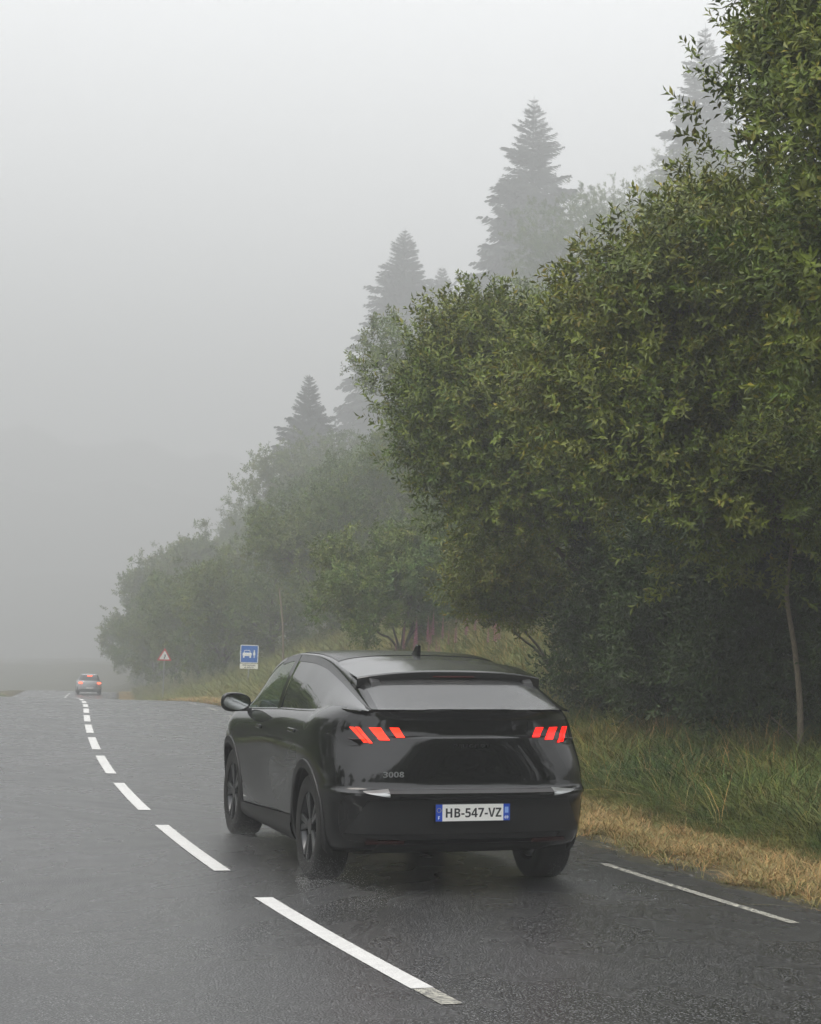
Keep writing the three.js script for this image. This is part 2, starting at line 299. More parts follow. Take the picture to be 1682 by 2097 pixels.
function conifer(label, x, z, topY, R0, seed) {
  const H = topY - landY(x, z) + 0.1;
  const t = thing('spruce_tree', label, 'conifer', 'spruce trees on the foggy slope'), R = rng(seed); t.position.set(x, landY(x, z) - 0.1, z);
  part('trunk', tube([V3(0, 0, 0), V3(0.05, H * 0.4, 0), V3(0, H, 0)], H * 0.016, 0.02, 7, 10), bark, t);
  const ms = [[], []], cs = [[], []];
  for (let y = H * 0.05; y < H * 0.99;) {
    const f = y / H, len = R0 * Math.pow(1 - f, 0.85) * (0.75 + 0.45 * R()) + 0.2, k = Math.max(6, Math.round(13 - 5 * f)), a0 = R() * 6.28;
    for (let i = 0; i < k; i++) {
      const az = a0 + i / k * 6.28 + (R() - 0.5) * 0.5, pit = lerp(0.22, -0.75, Math.pow(f, 1.6)) + (R() - 0.5) * 0.2, g = R() < 0.5 ? 0 : 1, l = len * (0.75 + 0.45 * R());
      const q = new THREE.Quaternion().setFromEuler(new THREE.Euler(pit, az, 0, 'YXZ'));
      ms[g].push(new THREE.Matrix4().compose(V3(0, y + (R() - 0.5) * 0.25, 0), q, V3(l * 0.95 + 0.1, l, l)));
      const b = 0.75 + 0.5 * R(); cs[g].push(RGB(0.022 * b, 0.036 * b, 0.021 * b));
    }
    y += lerp(0.42, 0.26, f) * H / 18;
  }
  ms.forEach((m, g) => { const im = new THREE.InstancedMesh(FRONDS[g], needleMat, m.length); im.name = 'crown'; im.userData.kind = 'stuff'; im.castShadow = im.receiveShadow = true; m.forEach((v, i) => { im.setMatrixAt(i, v); im.setColorAt(i, cs[g][i]); }); t.add(im); });
}
// ---- the near trees on the bank
broadleaf('willow_tree', 'tall willow with long bright leaves rising out of the top of the picture', 'tree', 'willows on the bank', [6.9, -19.0], [
  [4.15, 6.9, -15.6, 1.25, 1.2, 1.2, 1200, 0.12], [3.8, 5.5, -15.2, 1.25, 1.0, 1.2, 1200, 0.05], [4.6, 8.4, -16.0, 1.3, 1.3, 1.3, 1000, 0.15], [6.2, 6.6, -16.4, 1.6, 1.6, 1.4, 1000, 0.05],
  [4.0, 4.1, -15.4, 1.3, 1.0, 1.1, 1000], [5.3, 3.6, -16.0, 1.5, 1.2, 1.2, 1000], [5.0, 5.2, -16.6, 1.5, 1.2, 1.3, 900]], { seed: 101, dense: 1.55, fork: 1.6, r: 0.11, yellow: 0.36, twigs: 60 });
broadleaf('willow_tree', 'broad willow with yellow tipped shoots beside the tallest willow', 'tree', 'willows on the bank', [5.4, -24.2], [
  [2.9, 4.55, -20.0, 1.15, 0.95, 1.2, 1100, 0.1], [3.6, 5.15, -20.4, 1.0, 0.9, 1.1, 900, 0.18], [2.2, 3.85, -20.6, 1.0, 0.95, 1.1, 1000, 0.1], [4.2, 4.05, -20.2, 1.3, 1.2, 1.2, 1000],
  [2.9, 3.15, -19.8, 1.3, 1.0, 1.1, 1100], [3.8, 2.45, -19.4, 1.3, 0.9, 1.0, 900]], { seed: 102, dense: 1.8,  fork: 1.2, r: 0.1, yellow: 0.40, twigs: 60 });
broadleaf('willow_tree', 'spreading willow leaning over the bank, its round crown standing out against the fog', 'tree', 'willows on the bank', [3.9, -27.0], [
  [1.05, 4.75, -26.0, 1.0, 1.0, 1.0, 1200, 0.12], [0.75, 3.9, -25.6, 0.95, 0.8, 1.0, 1100], [1.8, 4.3, -26.0, 1.1, 1.1, 1.1, 1200, 0.06], [1.3, 3.1, -25.6, 0.95, 0.75, 0.9, 1000], [2.6, 4.6, -26.6, 1.2, 1.2, 1.1, 1000, 0.1], [2.3, 3.2, -25.6, 1.1, 0.9, 1.0, 1000]], { seed: 103, dense: 1.8,  fork: 0.9, r: 0.1, yellow: 0.32, twigs: 60 });
broadleaf('willow_bush', 'small yellowish willow bush below the round willow crown', 'bush', 'bushes on the bank', [2.9, -29.2], [
  [1.5, 2.05, -28.4, 0.68, 0.55, 0.7, 1000, 0.2], [1.95, 1.75, -28.4, 0.55, 0.42, 0.6, 700, 0.05], [1.2, 1.8, -28.6, 0.40, 0.36, 0.5, 400, 0.2]], { seed: 104, dense: 1.8,  fork: 0.4, r: 0.05, yellow: 0.36, twigs: 40, clump: 0.25 });
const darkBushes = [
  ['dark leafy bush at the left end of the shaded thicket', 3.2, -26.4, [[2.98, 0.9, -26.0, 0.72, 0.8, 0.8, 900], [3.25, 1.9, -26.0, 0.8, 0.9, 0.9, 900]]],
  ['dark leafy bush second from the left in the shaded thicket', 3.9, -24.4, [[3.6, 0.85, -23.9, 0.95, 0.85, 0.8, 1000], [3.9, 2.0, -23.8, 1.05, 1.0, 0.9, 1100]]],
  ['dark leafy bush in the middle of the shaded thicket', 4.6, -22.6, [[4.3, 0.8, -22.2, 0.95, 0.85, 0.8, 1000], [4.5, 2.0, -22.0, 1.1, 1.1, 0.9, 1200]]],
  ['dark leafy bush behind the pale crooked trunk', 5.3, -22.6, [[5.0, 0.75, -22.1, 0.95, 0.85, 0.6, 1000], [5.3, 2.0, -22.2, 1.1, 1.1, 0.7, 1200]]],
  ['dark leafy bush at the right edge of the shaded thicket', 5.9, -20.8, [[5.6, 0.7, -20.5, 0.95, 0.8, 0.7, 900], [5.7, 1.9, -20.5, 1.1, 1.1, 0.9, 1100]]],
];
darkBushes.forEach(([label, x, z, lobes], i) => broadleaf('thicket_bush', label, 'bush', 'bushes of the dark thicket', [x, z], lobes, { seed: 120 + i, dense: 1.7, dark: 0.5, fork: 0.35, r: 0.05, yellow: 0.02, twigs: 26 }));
// ---- shrubs and trees along the bank, farther and farther into the fog
function roadside(label, x, z, size, n, seed, o = {}) {
  const R = rng(seed), k = o.lobes ?? 6, L = [];
  for (let i = 0; i < k; i++) { const a = i / k * 6.28 + R(), h = i === 0 ? 0.76 : 0.14 + 0.55 * R(), q = i === 0 ? 0.08 : 0.32; L.push([x + Math.cos(a) * size * q * (o.wide ?? 1), size * h, z + Math.sin(a) * size * q, size * 0.27 * (o.wide ?? 1), size * 0.26, size * 0.27, Math.round(n / k), (R() - 0.5) * 0.2]); }
  return broadleaf(o.name ?? 'roadside_tree', label, o.cat ?? 'tree', o.group ?? 'trees along the foggy bank', [x, z], L, { seed, fork: size * 0.15, r: 0.016 * size, yellow: o.yellow ?? 0.22, bump: 0.16, geos: CLUSTERS, scale: o.scale ?? 1, clump: size * 0.075, per: 9, twigs: 14 });
}
roadside('fresh green shrub beside the pink fireweed', -0.1, -46, 3.7, 2550, 201, { scale: 0.6, wide: 1.2, yellow: 0.24 });
roadside('green shrub just behind the fireweed, under the round willow crown', 2.3, -57, 4.9, 2550, 202, { scale: 0.7, yellow: 0.2 });
roadside('hazy shrub between the small spruces and the fireweed', -3.1, -75, 6.5, 2550, 203, { scale: 0.75 });
roadside('hazy roadside tree above the slanting pale stem', -6.4, -86, 7.8, 2550, 204, { wide: 1.1, scale: 0.8 });
roadside('hazy roadside tree behind the blue sign', -9.9, -99, 7.3, 2210, 205, { wide: 1.1, scale: 0.9 });
roadside('hazy tree left of the blue sign', -13.0, -114, 7.0, 2040, 206, { wide: 1.1 });
roadside('faint tree above the triangular warning sign', -16.5, -130, 6.8, 1870, 207, { wide: 1.2, scale: 1.1 });
roadside('very faint tree at the road bend beyond the warning sign', -21.0, -152, 7.0, 1700, 208, { wide: 1.3, scale: 1.2 });
roadside('barely visible tree behind the distant car', -25.0, -190, 7.5, 1530, 209, { wide: 1.4, scale: 1.4 });
roadside('hazy round tree below the middle spruce', -1.3, -99, 9.1, 2210, 210, { scale: 0.95 });
roadside('hazy round tree right of the middle spruce', 2.9, -88, 9.1, 2210, 211, { scale: 0.95 });
roadside('pale round tree right of the largest spruce', 22.8, -192, 27.0, 11000, 212, { scale: 1.5, wide: 1.1 });
roadside('pale round tree left of the highest spruce', 30.8, -201, 28.5, 11000, 213, { scale: 1.5, wide: 1.1 });
roadside('pale tree low on the slope behind the round willow', 6.0, -78, 9.1, 2040, 214, { scale: 1.0 });
{ // the wooded slope above the road
  const R = rng(77);
  for (let i = 0; i < 26; i++) {
    const s = 55 + i * 6.5 + R() * 5, d = 15 + R() * 26 + Math.max(0, s - 90) * 0.1, p = onRoad(s, d);
    roadside('hazy broadleaf tree among others on the wooded slope above the road', p.x, p.z, 7 + R() * 5, 2600, 400 + i, { scale: 1.1, group: 'trees on the wooded slope', yellow: 0.12 + 0.2 * R() });
  }
}
{ // trees that climb the far slope, paler with distance
  const R = rng(78);
  for (let i = 0; i < 22; i++) {
    const z = -(140 + 110 * (i + R()) / 22), x = -34 + 34 * R() + (i % 2) * 6; const sd = roadCoords(x, z); if (Math.abs(sd[1]) < 7) continue;
    roadside('pale tree climbing the far slope below the small spruce', x, z, 9 + R() * 5, 2400, 500 + i, { scale: 1.5, group: 'pale trees on the far slope', yellow: 0.12 + 0.15 * R() });
  }
}
conifer('large hazy spruce with drooping boughs right of the picture centre', 16.2, -260, 82.3, 15, 301);
conifer('faint spruce with a slim top in the middle of the picture', -2.4, -290, 68.9, 13, 302);
conifer('faint shorter spruce just right of the slim middle spruce', 3.9, -295, 63.7, 11, 303);
conifer('small faint spruce left of the slim middle spruce', -12.7, -215, 33.2, 8, 304);
conifer('highest and palest spruce at the upper right', 42.8, -270, 97.7, 16, 305);
// ---------------------------------------------------------------- grass, weeds, gravel
function tuftGeo(seed, n, h, w, bend, heads) {
  const R = rng(seed), out = [], col = [];
  for (let i = 0; i < n; i++) {
    const az = R() * 6.28, r = 0.06 * Math.sqrt(R()), x0 = Math.cos(az) * r, z0 = Math.sin(az) * r, a2 = az + (R() - 0.5) * 1.6, H = h * (0.55 + 0.6 * R()), B = bend * (0.4 + 0.9 * R()), ww = w * (0.7 + 0.6 * R());
    const dir = V3(Math.cos(a2), 0, Math.sin(a2)), sd = V3(-dir.z, 0, dir.x), P = t => V3(x0, 0, z0).addScaledVector(dir, B * H * t * t).add(V3(0, H * (t - 0.35 * B * t * t), 0)), N = 3, tone = 0.7 + 0.6 * R(), yel = R() < 0.25 ? 1.35 : 1;
    for (let k = 0; k < N; k++) {
      const a = P(k / N), b = P((k + 1) / N), wa = ww * (1 - k / N * 0.75) / 2, wb = k === N - 1 ? 0 : ww * (1 - (k + 1) / N * 0.75) / 2;
      const q = [a.clone().addScaledVector(sd, wa), a.clone().addScaledVector(sd, -wa), b.clone().addScaledVector(sd, wb), b.clone().addScaledVector(sd, -wb)];
      for (const v of (wb ? [q[0], q[1], q[2], q[1], q[3], q[2]] : [q[0], q[1], q[2]])) { out.push(v.x, v.y, v.z); col.push(tone * yel, tone, tone * 0.9); }
    }
  }
  const g = new THREE.BufferGeometry(); g.setAttribute('position', new THREE.Float32BufferAttribute(out, 3)); g.setAttribute('color', new THREE.Float32BufferAttribute(col, 3)); g.computeVertexNormals(); return g;
}
const grassMat = std({ color: 0xffffff, vertexColors: true, roughness: 0.6, side: THREE.DoubleSide });
const TALL = [tuftGeo(1, 12, 0.36, 0.011, 0.9), tuftGeo(2, 11, 0.42, 0.009, 1.3), tuftGeo(3, 10, 0.30, 0.013, 1.1)], SHORT = [tuftGeo(4, 12, 0.10, 0.006, 1.1), tuftGeo(5, 12, 0.13, 0.006, 1.5)], FLAT = [tuftGeo(6, 8, 0.22, 0.004, 3.2)];
const STRAW = [tuftGeo(8, 7, 0.62, 0.005, 0.8), tuftGeo(9, 7, 0.55, 0.005, 1.5)];
function scatter(name, label, geos, n, seed, place, color, mat = grassMat) { // place(R) -> [s, d, scale] or null
  const R = rng(seed), ms = geos.map(() => []), cs = geos.map(() => []);
  for (let i = 0; i < n; i++) {
    const q = place(R); if (!q) continue;
    const p = onRoad(q[0], q[1]), y = landY(p.x, p.z, [q[0], q[1]]), g = Math.floor(R() * geos.length), k = q[2], tilt = new THREE.Quaternion().setFromEuler(new THREE.Euler((R() - 0.5) * 0.5, R() * 6.28, (R() - 0.5) * 0.5));
    ms[g].push(new THREE.Matrix4().compose(V3(p.x, y - 0.01, p.z), tilt, V3(k, k * (0.8 + 0.4 * R()), k))); cs[g].push(color(R, p.x, p.z, q[0], q[1]));
  }
  geos.forEach((geo, g) => { if (!ms[g].length) return; const im = new THREE.InstancedMesh(geo, mat, ms[g].length); im.name = numbered(name); im.castShadow = im.receiveShadow = true; ms[g].forEach((m, i) => { im.setMatrixAt(i, m); im.setColorAt(i, cs[g][i]); }); scene.add(im); tag(im, label, name.split('_').pop() === 'stones' ? 'gravel' : 'grass', null, 'stuff'); });
}
const green = (R, x, z) => { const y = clamp(0.25 + 0.9 * fbm(x * 0.5, z * 0.5, 3) + 0.25 * (R() - 0.5)), b = 0.8 + 0.4 * R(); return RGB(lerp(0.055, 0.20, y) * b, lerp(0.115, 0.185, y) * b, lerp(0.012, 0.026, y) * b); };
const straw = R => { const b = 0.7 + 0.6 * R(), g = R() < 0.4 ? 0.5 + 0.5 * R() : 0; return RGB(lerp(0.30, 0.10, g) * b, lerp(0.215, 0.13, g) * b, lerp(0.085, 0.03, g) * b); };
scatter('bank_grass', 'tall wet green grass on the roadside bank', TALL, 52000, 21, R => { const s = -3 + 33 * R(), d = 4.85 + 0.25 * fbm(s * 0.7, 2) + 6 * Math.pow(R(), 1.4); return [s, d, (0.55 + 0.6 * R()) * sstep(4.7, 5.6, d) + 0.25]; }, green);
scatter('bank_grass', 'tall wet green grass on the roadside bank', TALL, 30000, 22, R => { const s = 30 + 110 * Math.pow(R(), 1.4), d = 4.9 + 8 * Math.pow(R(), 1.3); return [s, d, 1.0 + 0.9 * R()]; }, (R, x, z) => green(R, x, z).lerp(RGB(0.22, 0.18, 0.06), R() * 0.5));
scatter('seed_grass', 'thin straw coloured grass stalks bending over the bank', STRAW, 2600, 23, R => { const s = -2 + 34 * R(), d = 5.1 + 4.5 * R(); return fbm(s * 0.4, d * 0.4, 2) > -0.1 ? [s, d, 0.8 + 0.5 * R()] : null; }, R => { const b = 0.7 + 0.5 * R(); return RGB(0.36 * b, 0.28 * b, 0.11 * b); });
scatter('dry_grass', 'short dry yellow grass between gravel and bank', SHORT, 46000, 24, R => { const s = -3 + 40 * R(), d = 3.62 + 1.6 * R(); if (d < 4.0 + 0.75 * fbm(s * 0.9, 4, 4) && R() < 0.93) return null; return fbm(s * 1.5, d * 1.5 + 30, 3) > -0.28 ? [s, d, 0.6 + 0.6 * R()] : null; }, straw);
scatter('dry_grass', 'short dry yellow grass between gravel and bank', SHORT, 14000, 25, R => { const s = 36 + 100 * R(), d = 3.75 + 1.4 * R(); return [s, d, 1.2 + 0.9 * R()]; }, straw);
scatter('dry_straw', 'dead straw lying on the gravel beside the road', FLAT, 2200, 26, R => { const s = -2 + 30 * R(), d = 3.55 + 0.8 * R(); return fbm(s * 1.2 + 7, d * 2, 3) > 0 ? [s, d, 0.5 + 0.6 * R()] : null; }, straw);
scatter('verge_grass', 'wet grass on the far verge of the road', TALL, 16000, 27, R => { const s = -6 + 120 * R(), d = -(3.7 + 7 * R()); return [s, d, 0.8 + 0.7 * R()]; }, green);
{
  const R = rng(41), gs = [0, 1].map(k => { const g = new THREE.IcosahedronGeometry(1, 1), p = g.attributes.position; for (let i = 0; i < p.count; i++) { const f = 1 + 0.28 * n3(p.getX(i) * 1.3 + k * 9, p.getY(i) * 1.3, p.getZ(i) * 1.3); p.setXYZ(i, p.getX(i) * f, p.getY(i) * f * 0.6, p.getZ(i) * f); } g.computeVertexNormals(); return g; });
  const stone = std({ color: 0xffffff, roughness: 0.5 });
  for (const sd of [1, -1]) scatter('shoulder_stones', 'dark wet gravel along the edge of the asphalt', gs, sd > 0 ? 26000 : 5000, 42 + sd, R => { const s = -3 + 42 * R(), d = 3.36 + 0.85 * Math.pow(R(), 1.2); return [s, d * sd, 0.005 + 0.013 * R() * R() + 0.014 * (R() < 0.05)]; }, R => { const b = 0.04 + 0.14 * R() * R(); return RGB(b, b * 0.98, b * 0.96); }, stone);
}
scatter('bank_grass', 'yellowing grass on the steeper bank above the black car', TALL, 9000, 28, R => { const s = 19 + 24 * R(), d = 5.2 + 5.5 * R(); return [s, d, 0.8 + 0.7 * R()]; }, (R) => { const b = 0.8 + 0.4 * R(), y = R(); return RGB(lerp(0.15, 0.30, y) * b, lerp(0.17, 0.22, y) * b, lerp(0.03, 0.07, y) * b); });
// ---------------------------------------------------------------- the black car; its own axes: x to its right, y up, z backwards, origin under the rear axle
const carPaint = phys({ color: RGB(0.004, 0.0042, 0.0048), roughness: 0.3, specularIntensity: 0.2, clearcoat: 1, clearcoatRoughness: 0.03, metalness: 0 });
const glossBlack = phys({ color: RGB(0.006, 0.006, 0.0065), roughness: 0.07 });
const rubber = std({ color: RGB(0.009, 0.009, 0.009), roughness: 0.62 });
const plastic = std({ color: RGB(0.009, 0.009, 0.0095), roughness: 0.5, });
const satin = std({ color: RGB(0.34, 0.35, 0.35), roughness: 0.34, metalness: 0.7 });
const darkSatin = std({ color: RGB(0.10, 0.10, 0.102), roughness: 0.36, metalness: 0.5 });
const rimMat = std({ color: RGB(0.06, 0.062, 0.065), roughness: 0.3, metalness: 0.7 });
const clearGlass = phys({ color: RGB(0.62, 0.72, 0.68), transmission: 1, thickness: 0, roughness: 0.02, ior: 1.52 });
const tintGlass = phys({ color: RGB(0.02, 0.022, 0.023), transmission: 0.25, thickness: 0, roughness: 0.03, ior: 1.55, clearcoat: 1, clearcoatRoughness: 0.02 });
const redLens = std({ color: RGB(0.045, 0.003, 0.003), roughness: 0.25 });
const Brush = (await import('three-bvh-csg')).Brush, CSG = await import('three-bvh-csg');
const halfW = knots([[0.17, 0.78], [0.2, 0.84], [0.235, 0.885], [0.3, 0.912], [0.42, 0.930], [0.58, 0.938], [0.7, 0.941], [0.8, 0.940], [0.9, 0.935], [0.98, 0.922], [1.04, 0.903], [1.09, 0.872], [1.115, 0.845], [1.135, 0.818]]);
const tailZ = knots([[0.17, -0.1], [0.2, 0.2], [0.235, 0.44], [0.265, 0.60], [0.29, 0.70], [0.32, 0.76], [0.36, 0.80], [0.42, 0.825], [0.5, 0.838], [0.58, 0.85], [0.635, 0.878], [0.655, 0.900], [0.672, 0.898], [0.69, 0.858], [0.71, 0.836], [0.8, 0.826], [0.93, 0.818], [0.968, 0.812], [0.98, 0.796], [1.0, 0.790], [1.06, 0.784], [1.09, 0.788], [1.115, 0.806], [1.135, 0.806]]);
const noseZ = knots([[0.17, -3.4], [0.235, -3.52], [0.3, -3.60], [0.5, -3.66], [0.8, -3.67], [0.95, -3.62], [1.05, -3.5], [1.135, -3.3]]);
const riseAt = knots([[-3.7, -0.12], [-3.2, -0.06], [-2.6, -0.045], [-2.2, -0.03], [-1.3, 0.01], [-0.2, 0.045], [0.1, 0.08], [0.4, 0.088], [0.9, 0.088]]);
const riseShare = knots([[0.7, 0], [0.9, 0.45], [1.0, 0.8], [1.06, 1], [1.14, 1]]);
const hump = (z, y) => 0.016 * Math.exp(-(((z + 0.02) / 0.45) ** 2)) * Math.exp(-(((y - 0.86) / 0.16) ** 2)) + 0.012 * Math.exp(-(((z + 2.74) / 0.45) ** 2)) * Math.exp(-(((y - 0.82) / 0.18) ** 2)) - 0.016 * Math.exp(-(((z + 1.35) / 0.6) ** 2)) * Math.exp(-(((y - 0.62) / 0.2) ** 2));
const cornerN = y => lerp(3.1, 4.6, sstep(0.98, 0.72, y));
const REAR0 = -0.05, FRONT0 = -2.75;
function bodyRow(y, nr = 30, ns = 56, nf = 18) { // left half outline, tail centre -> nose centre, at base height y
  const w = halfW(y), zr = tailZ(y), zf = noseZ(y), n = cornerN(y), out = [];
  for (let i = 0; i < nr; i++) { const a = i / nr * Math.PI / 2, c = Math.pow(Math.cos(a), 2 / n), s = Math.pow(Math.sin(a), 2 / n); out.push([w * s, REAR0 + (zr - REAR0) * c]); }
  for (let i = 0; i < ns; i++) out.push([w, lerp(REAR0, FRONT0, i / ns)]);
  for (let i = 0; i <= nf; i++) { const a = i / nf * Math.PI / 2; out.push([w * Math.pow(Math.cos(a), 2 / 2.6), FRONT0 + (zf - FRONT0) * Math.pow(Math.sin(a), 2 / 2.6)]); }
  return out.map(([x, z]) => [-(x + hump(z, y) * sstep(0.5, 0.85, x)), y + riseAt(z) * riseShare(y), z]);
}
function closedFrom(rows) { // rows of left-half points -> closed solid (both halves, caps)
  const n = rows[0].length, pos = [], idx = [], full = rows.map(r => [...r, ...r.slice(1, -1).reverse().map(([x, y, z]) => [-x, y, z])]), m = full[0].length;
  for (const r of full) for (const p of r) pos.push(...p);
  for (let j = 0; j < full.length - 1; j++) for (let i = 0; i < m; i++) { const a = j * m + i, b = j * m + (i + 1) % m; idx.push(a, a + m, b, b, a + m, b + m); }
  const cap = (j, flip) => { for (let i = 0; i < n - 1; i++) { const a = j * m + i, b = j * m + i + 1, c = j * m + (m - i) % m, d = j * m + (m - i - 1) % m; const t = [[a, b, c], [c, b, d]]; for (const q of t) if (new Set(q).size === 3) idx.push(...(flip ? [q[0], q[2], q[1]] : q)); } };
  cap(0, false); cap(full.length - 1, true);
  const g = new THREE.BufferGeometry(); g.setAttribute('position', new THREE.Float32BufferAttribute(pos, 3)); g.setIndex(idx); return g;
}
const volume = g => { const p = g.attributes.position, ix = g.index; let v = 0; const a = V3(), b = V3(), c = V3(); for (let i = 0; i < ix.count; i += 3) { a.fromBufferAttribute(p, ix.getX(i)); b.fromBufferAttribute(p, ix.getX(i + 1)); c.fromBufferAttribute(p, ix.getX(i + 2)); v += a.dot(b.cross(c)); } return v; };
function smooth(g, deg = 32) { const c = toCreasedNormals(g.index ? g : mergeVertices(g), deg * Math.PI / 180); if (!c.attributes.uv) c.setAttribute('uv', new THREE.Float32BufferAttribute(new Float32Array(c.attributes.position.count * 2), 2)); return c; }
const CAR_ROLL = 0.020;
const lean = g => { g.translate(0, -0.3, 0); g.rotateZ(CAR_ROLL); g.translate(0, 0.3, 0); return g; };
const car = thing('black_car', 'glossy black coupe style crossover driving away on the wet road, tail lamps lit', 'car');
car.position.set(0.237, 0, -12.93); car.rotation.y = 0.289;
const cpart = (name, geo, mat, parent = car, label) => part(name, lean(geo), mat, parent, label);
const WHEELS = [[-0.80, 0, -1], [0.80, 0, 1], [-0.80, -2.739, -1], [0.80, -2.739, 1]], TYRE_R = 0.362, ARCH_R = 0.405;
{ // lower body with wheel arches cut out
  const ys = [0.17, 0.2, 0.235, 0.265, 0.3, 0.36, 0.42, 0.5, 0.58, 0.62, 0.645, 0.655, 0.664, 0.672, 0.681, 0.69, 0.7, 0.712, 0.74, 0.78, 0.82, 0.86, 0.9, 0.93, 0.955, 0.968, 0.974, 0.98, 0.988, 1.0, 1.03, 1.06, 1.08, 1.1, 1.112, 1.123, 1.135];
  let g = closedFrom(ys.map(y => bodyRow(y)));
  if (volume(g) < 0) { const ix = g.index; for (let i = 0; i < ix.count; i += 3) { const a = ix.getX(i); ix.setX(i, ix.getX(i + 1)); ix.setX(i + 1, a); } }
  g = smooth(g, 28);
  let b = new Brush(g, carPaint); b.updateMatrixWorld();
  const ev = new CSG.Evaluator(); ev.useGroups = true;
  for (const [x, z, sd] of WHEELS) {
    const c = new THREE.CylinderGeometry(ARCH_R, ARCH_R, 0.46, 48); c.rotateZ(Math.PI / 2); c.translate(sd * 0.80, 0.385, z);
    const cut = new Brush(c, plastic); cut.updateMatrixWorld();
    b = ev.evaluate(b, cut, CSG.SUBTRACTION);
  }
  const m = new THREE.Mesh(lean(b.geometry), b.material); m.name = 'body'; m.castShadow = m.receiveShadow = true; car.add(m);
}
// ---- cabin: belt line, roof rail and centre line along z
const railX = knots([[-2.95, 0.80], [-2.62, 0.775], [-2.4, 0.73], [-2.17, 0.69], [-1.9, 0.658], [-1.45, 0.638], [-0.64, 0.630], [-0.2, 0.64], [0.2, 0.655], [0.5, 0.672], [0.82, 0.69]]);
const railY = knots([[-2.95, 1.075], [-2.62, 1.11], [-2.4, 1.26], [-2.17, 1.415], [-1.9, 1.505], [-1.45, 1.545], [-1.0, 1.54], [-0.64, 1.512], [-0.2, 1.432], [0.2, 1.342], [0.5, 1.276], [0.70, 1.235], [0.82, 1.215]]);
const midY = knots([[-2.95, 1.08], [-2.62, 1.23], [-2.3, 1.385], [-2.0, 1.50], [-1.75, 1.555], [-1.35, 1.582], [-0.9, 1.582], [-0.5, 1.566], [-0.1, 1.530], [0.16, 1.497], [0.3, 1.455], [0.42, 1.405], [0.6, 1.318], [0.72, 1.255], [0.82, 1.205]]);
const beltX = knots([[-2.95, 0.825], [-2.4, 0.828], [-1.3, 0.83], [-0.3, 0.828], [0.1, 0.812], [0.4, 0.785], [0.6, 0.755], [0.82, 0.70]]);
const beltY = z => 1.115 + riseAt(z);
function cabin(z, v) { // v 0..1 belt -> rail, 1..2 rail -> centre; left half
  if (v <= 1) { const bow = 0.018 * Math.sin(v * Math.PI); return V3(-(lerp(beltX(z), railX(z), v) + bow), lerp(beltY(z), Math.max(railY(z), beltY(z)), v), z); }
  const a = (v - 1) * Math.PI / 2, n = 2.5, ry = Math.max(railY(z), beltY(z)), my = Math.max(midY(z), ry);
  return V3(-railX(z) * Math.pow(Math.cos(a), 2 / n) - 0.000, ry + (my - ry) * Math.pow(Math.sin(a), 2 / n), z);
}
// sheet over a (z, v) region of the cabin, pushed out by off; right = mirrored
function sheet(f, nu, nv, mirror) {
  const pos = [], uv = [], idx = []; for (let j = 0; j <= nv; j++) for (let i = 0; i <= nu; i++) { const p = f(i / nu, j / nv); pos.push(mirror ? -p.x : p.x, p.y, p.z); uv.push(i / nu, j / nv); }
  for (let j = 0; j < nv; j++) for (let i = 0; i < nu; i++) { const a = j * (nu + 1) + i, q = [a, a + 1, a + nu + 1, a + 1, a + nu + 2, a + nu + 1]; idx.push(...(mirror ? q.reverse() : q)); }
  const g = new THREE.BufferGeometry(); g.setAttribute('position', new THREE.Float32BufferAttribute(pos, 3)); g.setAttribute('uv', new THREE.Float32BufferAttribute(uv, 2)); g.setIndex(idx); g.computeVertexNormals(); return g;
}
const both = f => mergeGeometries([f(false), f(true)]);
const dropTex = dataTex(256, (u, v) => { const [d, t] = chips(u * 0.5, v * 0.5), h = t > 0.45 ? Math.sqrt(Math.max(0, 1 - (d / (0.2 + 0.28 * t)) ** 2)) : 0; return [h, h, h]; });
dropTex.repeat.set(22, 30);
const wetPaint = carPaint.clone(); wetPaint.bumpMap = dropTex; wetPaint.bumpScale = 0.0003; wetPaint.clearcoatRoughness = 0.06; wetPaint.specularIntensity = 1;
const wetGlass = tintGlass.clone(); wetGlass.bumpMap = dropTex; wetGlass.bumpScale = 0.0007;
const wetGloss = glossBlack.clone(); wetGloss.bumpMap = dropTex; wetGloss.bumpScale = 0.0003;
const WIN_Z = 0.30; // roof ends, rear window begins
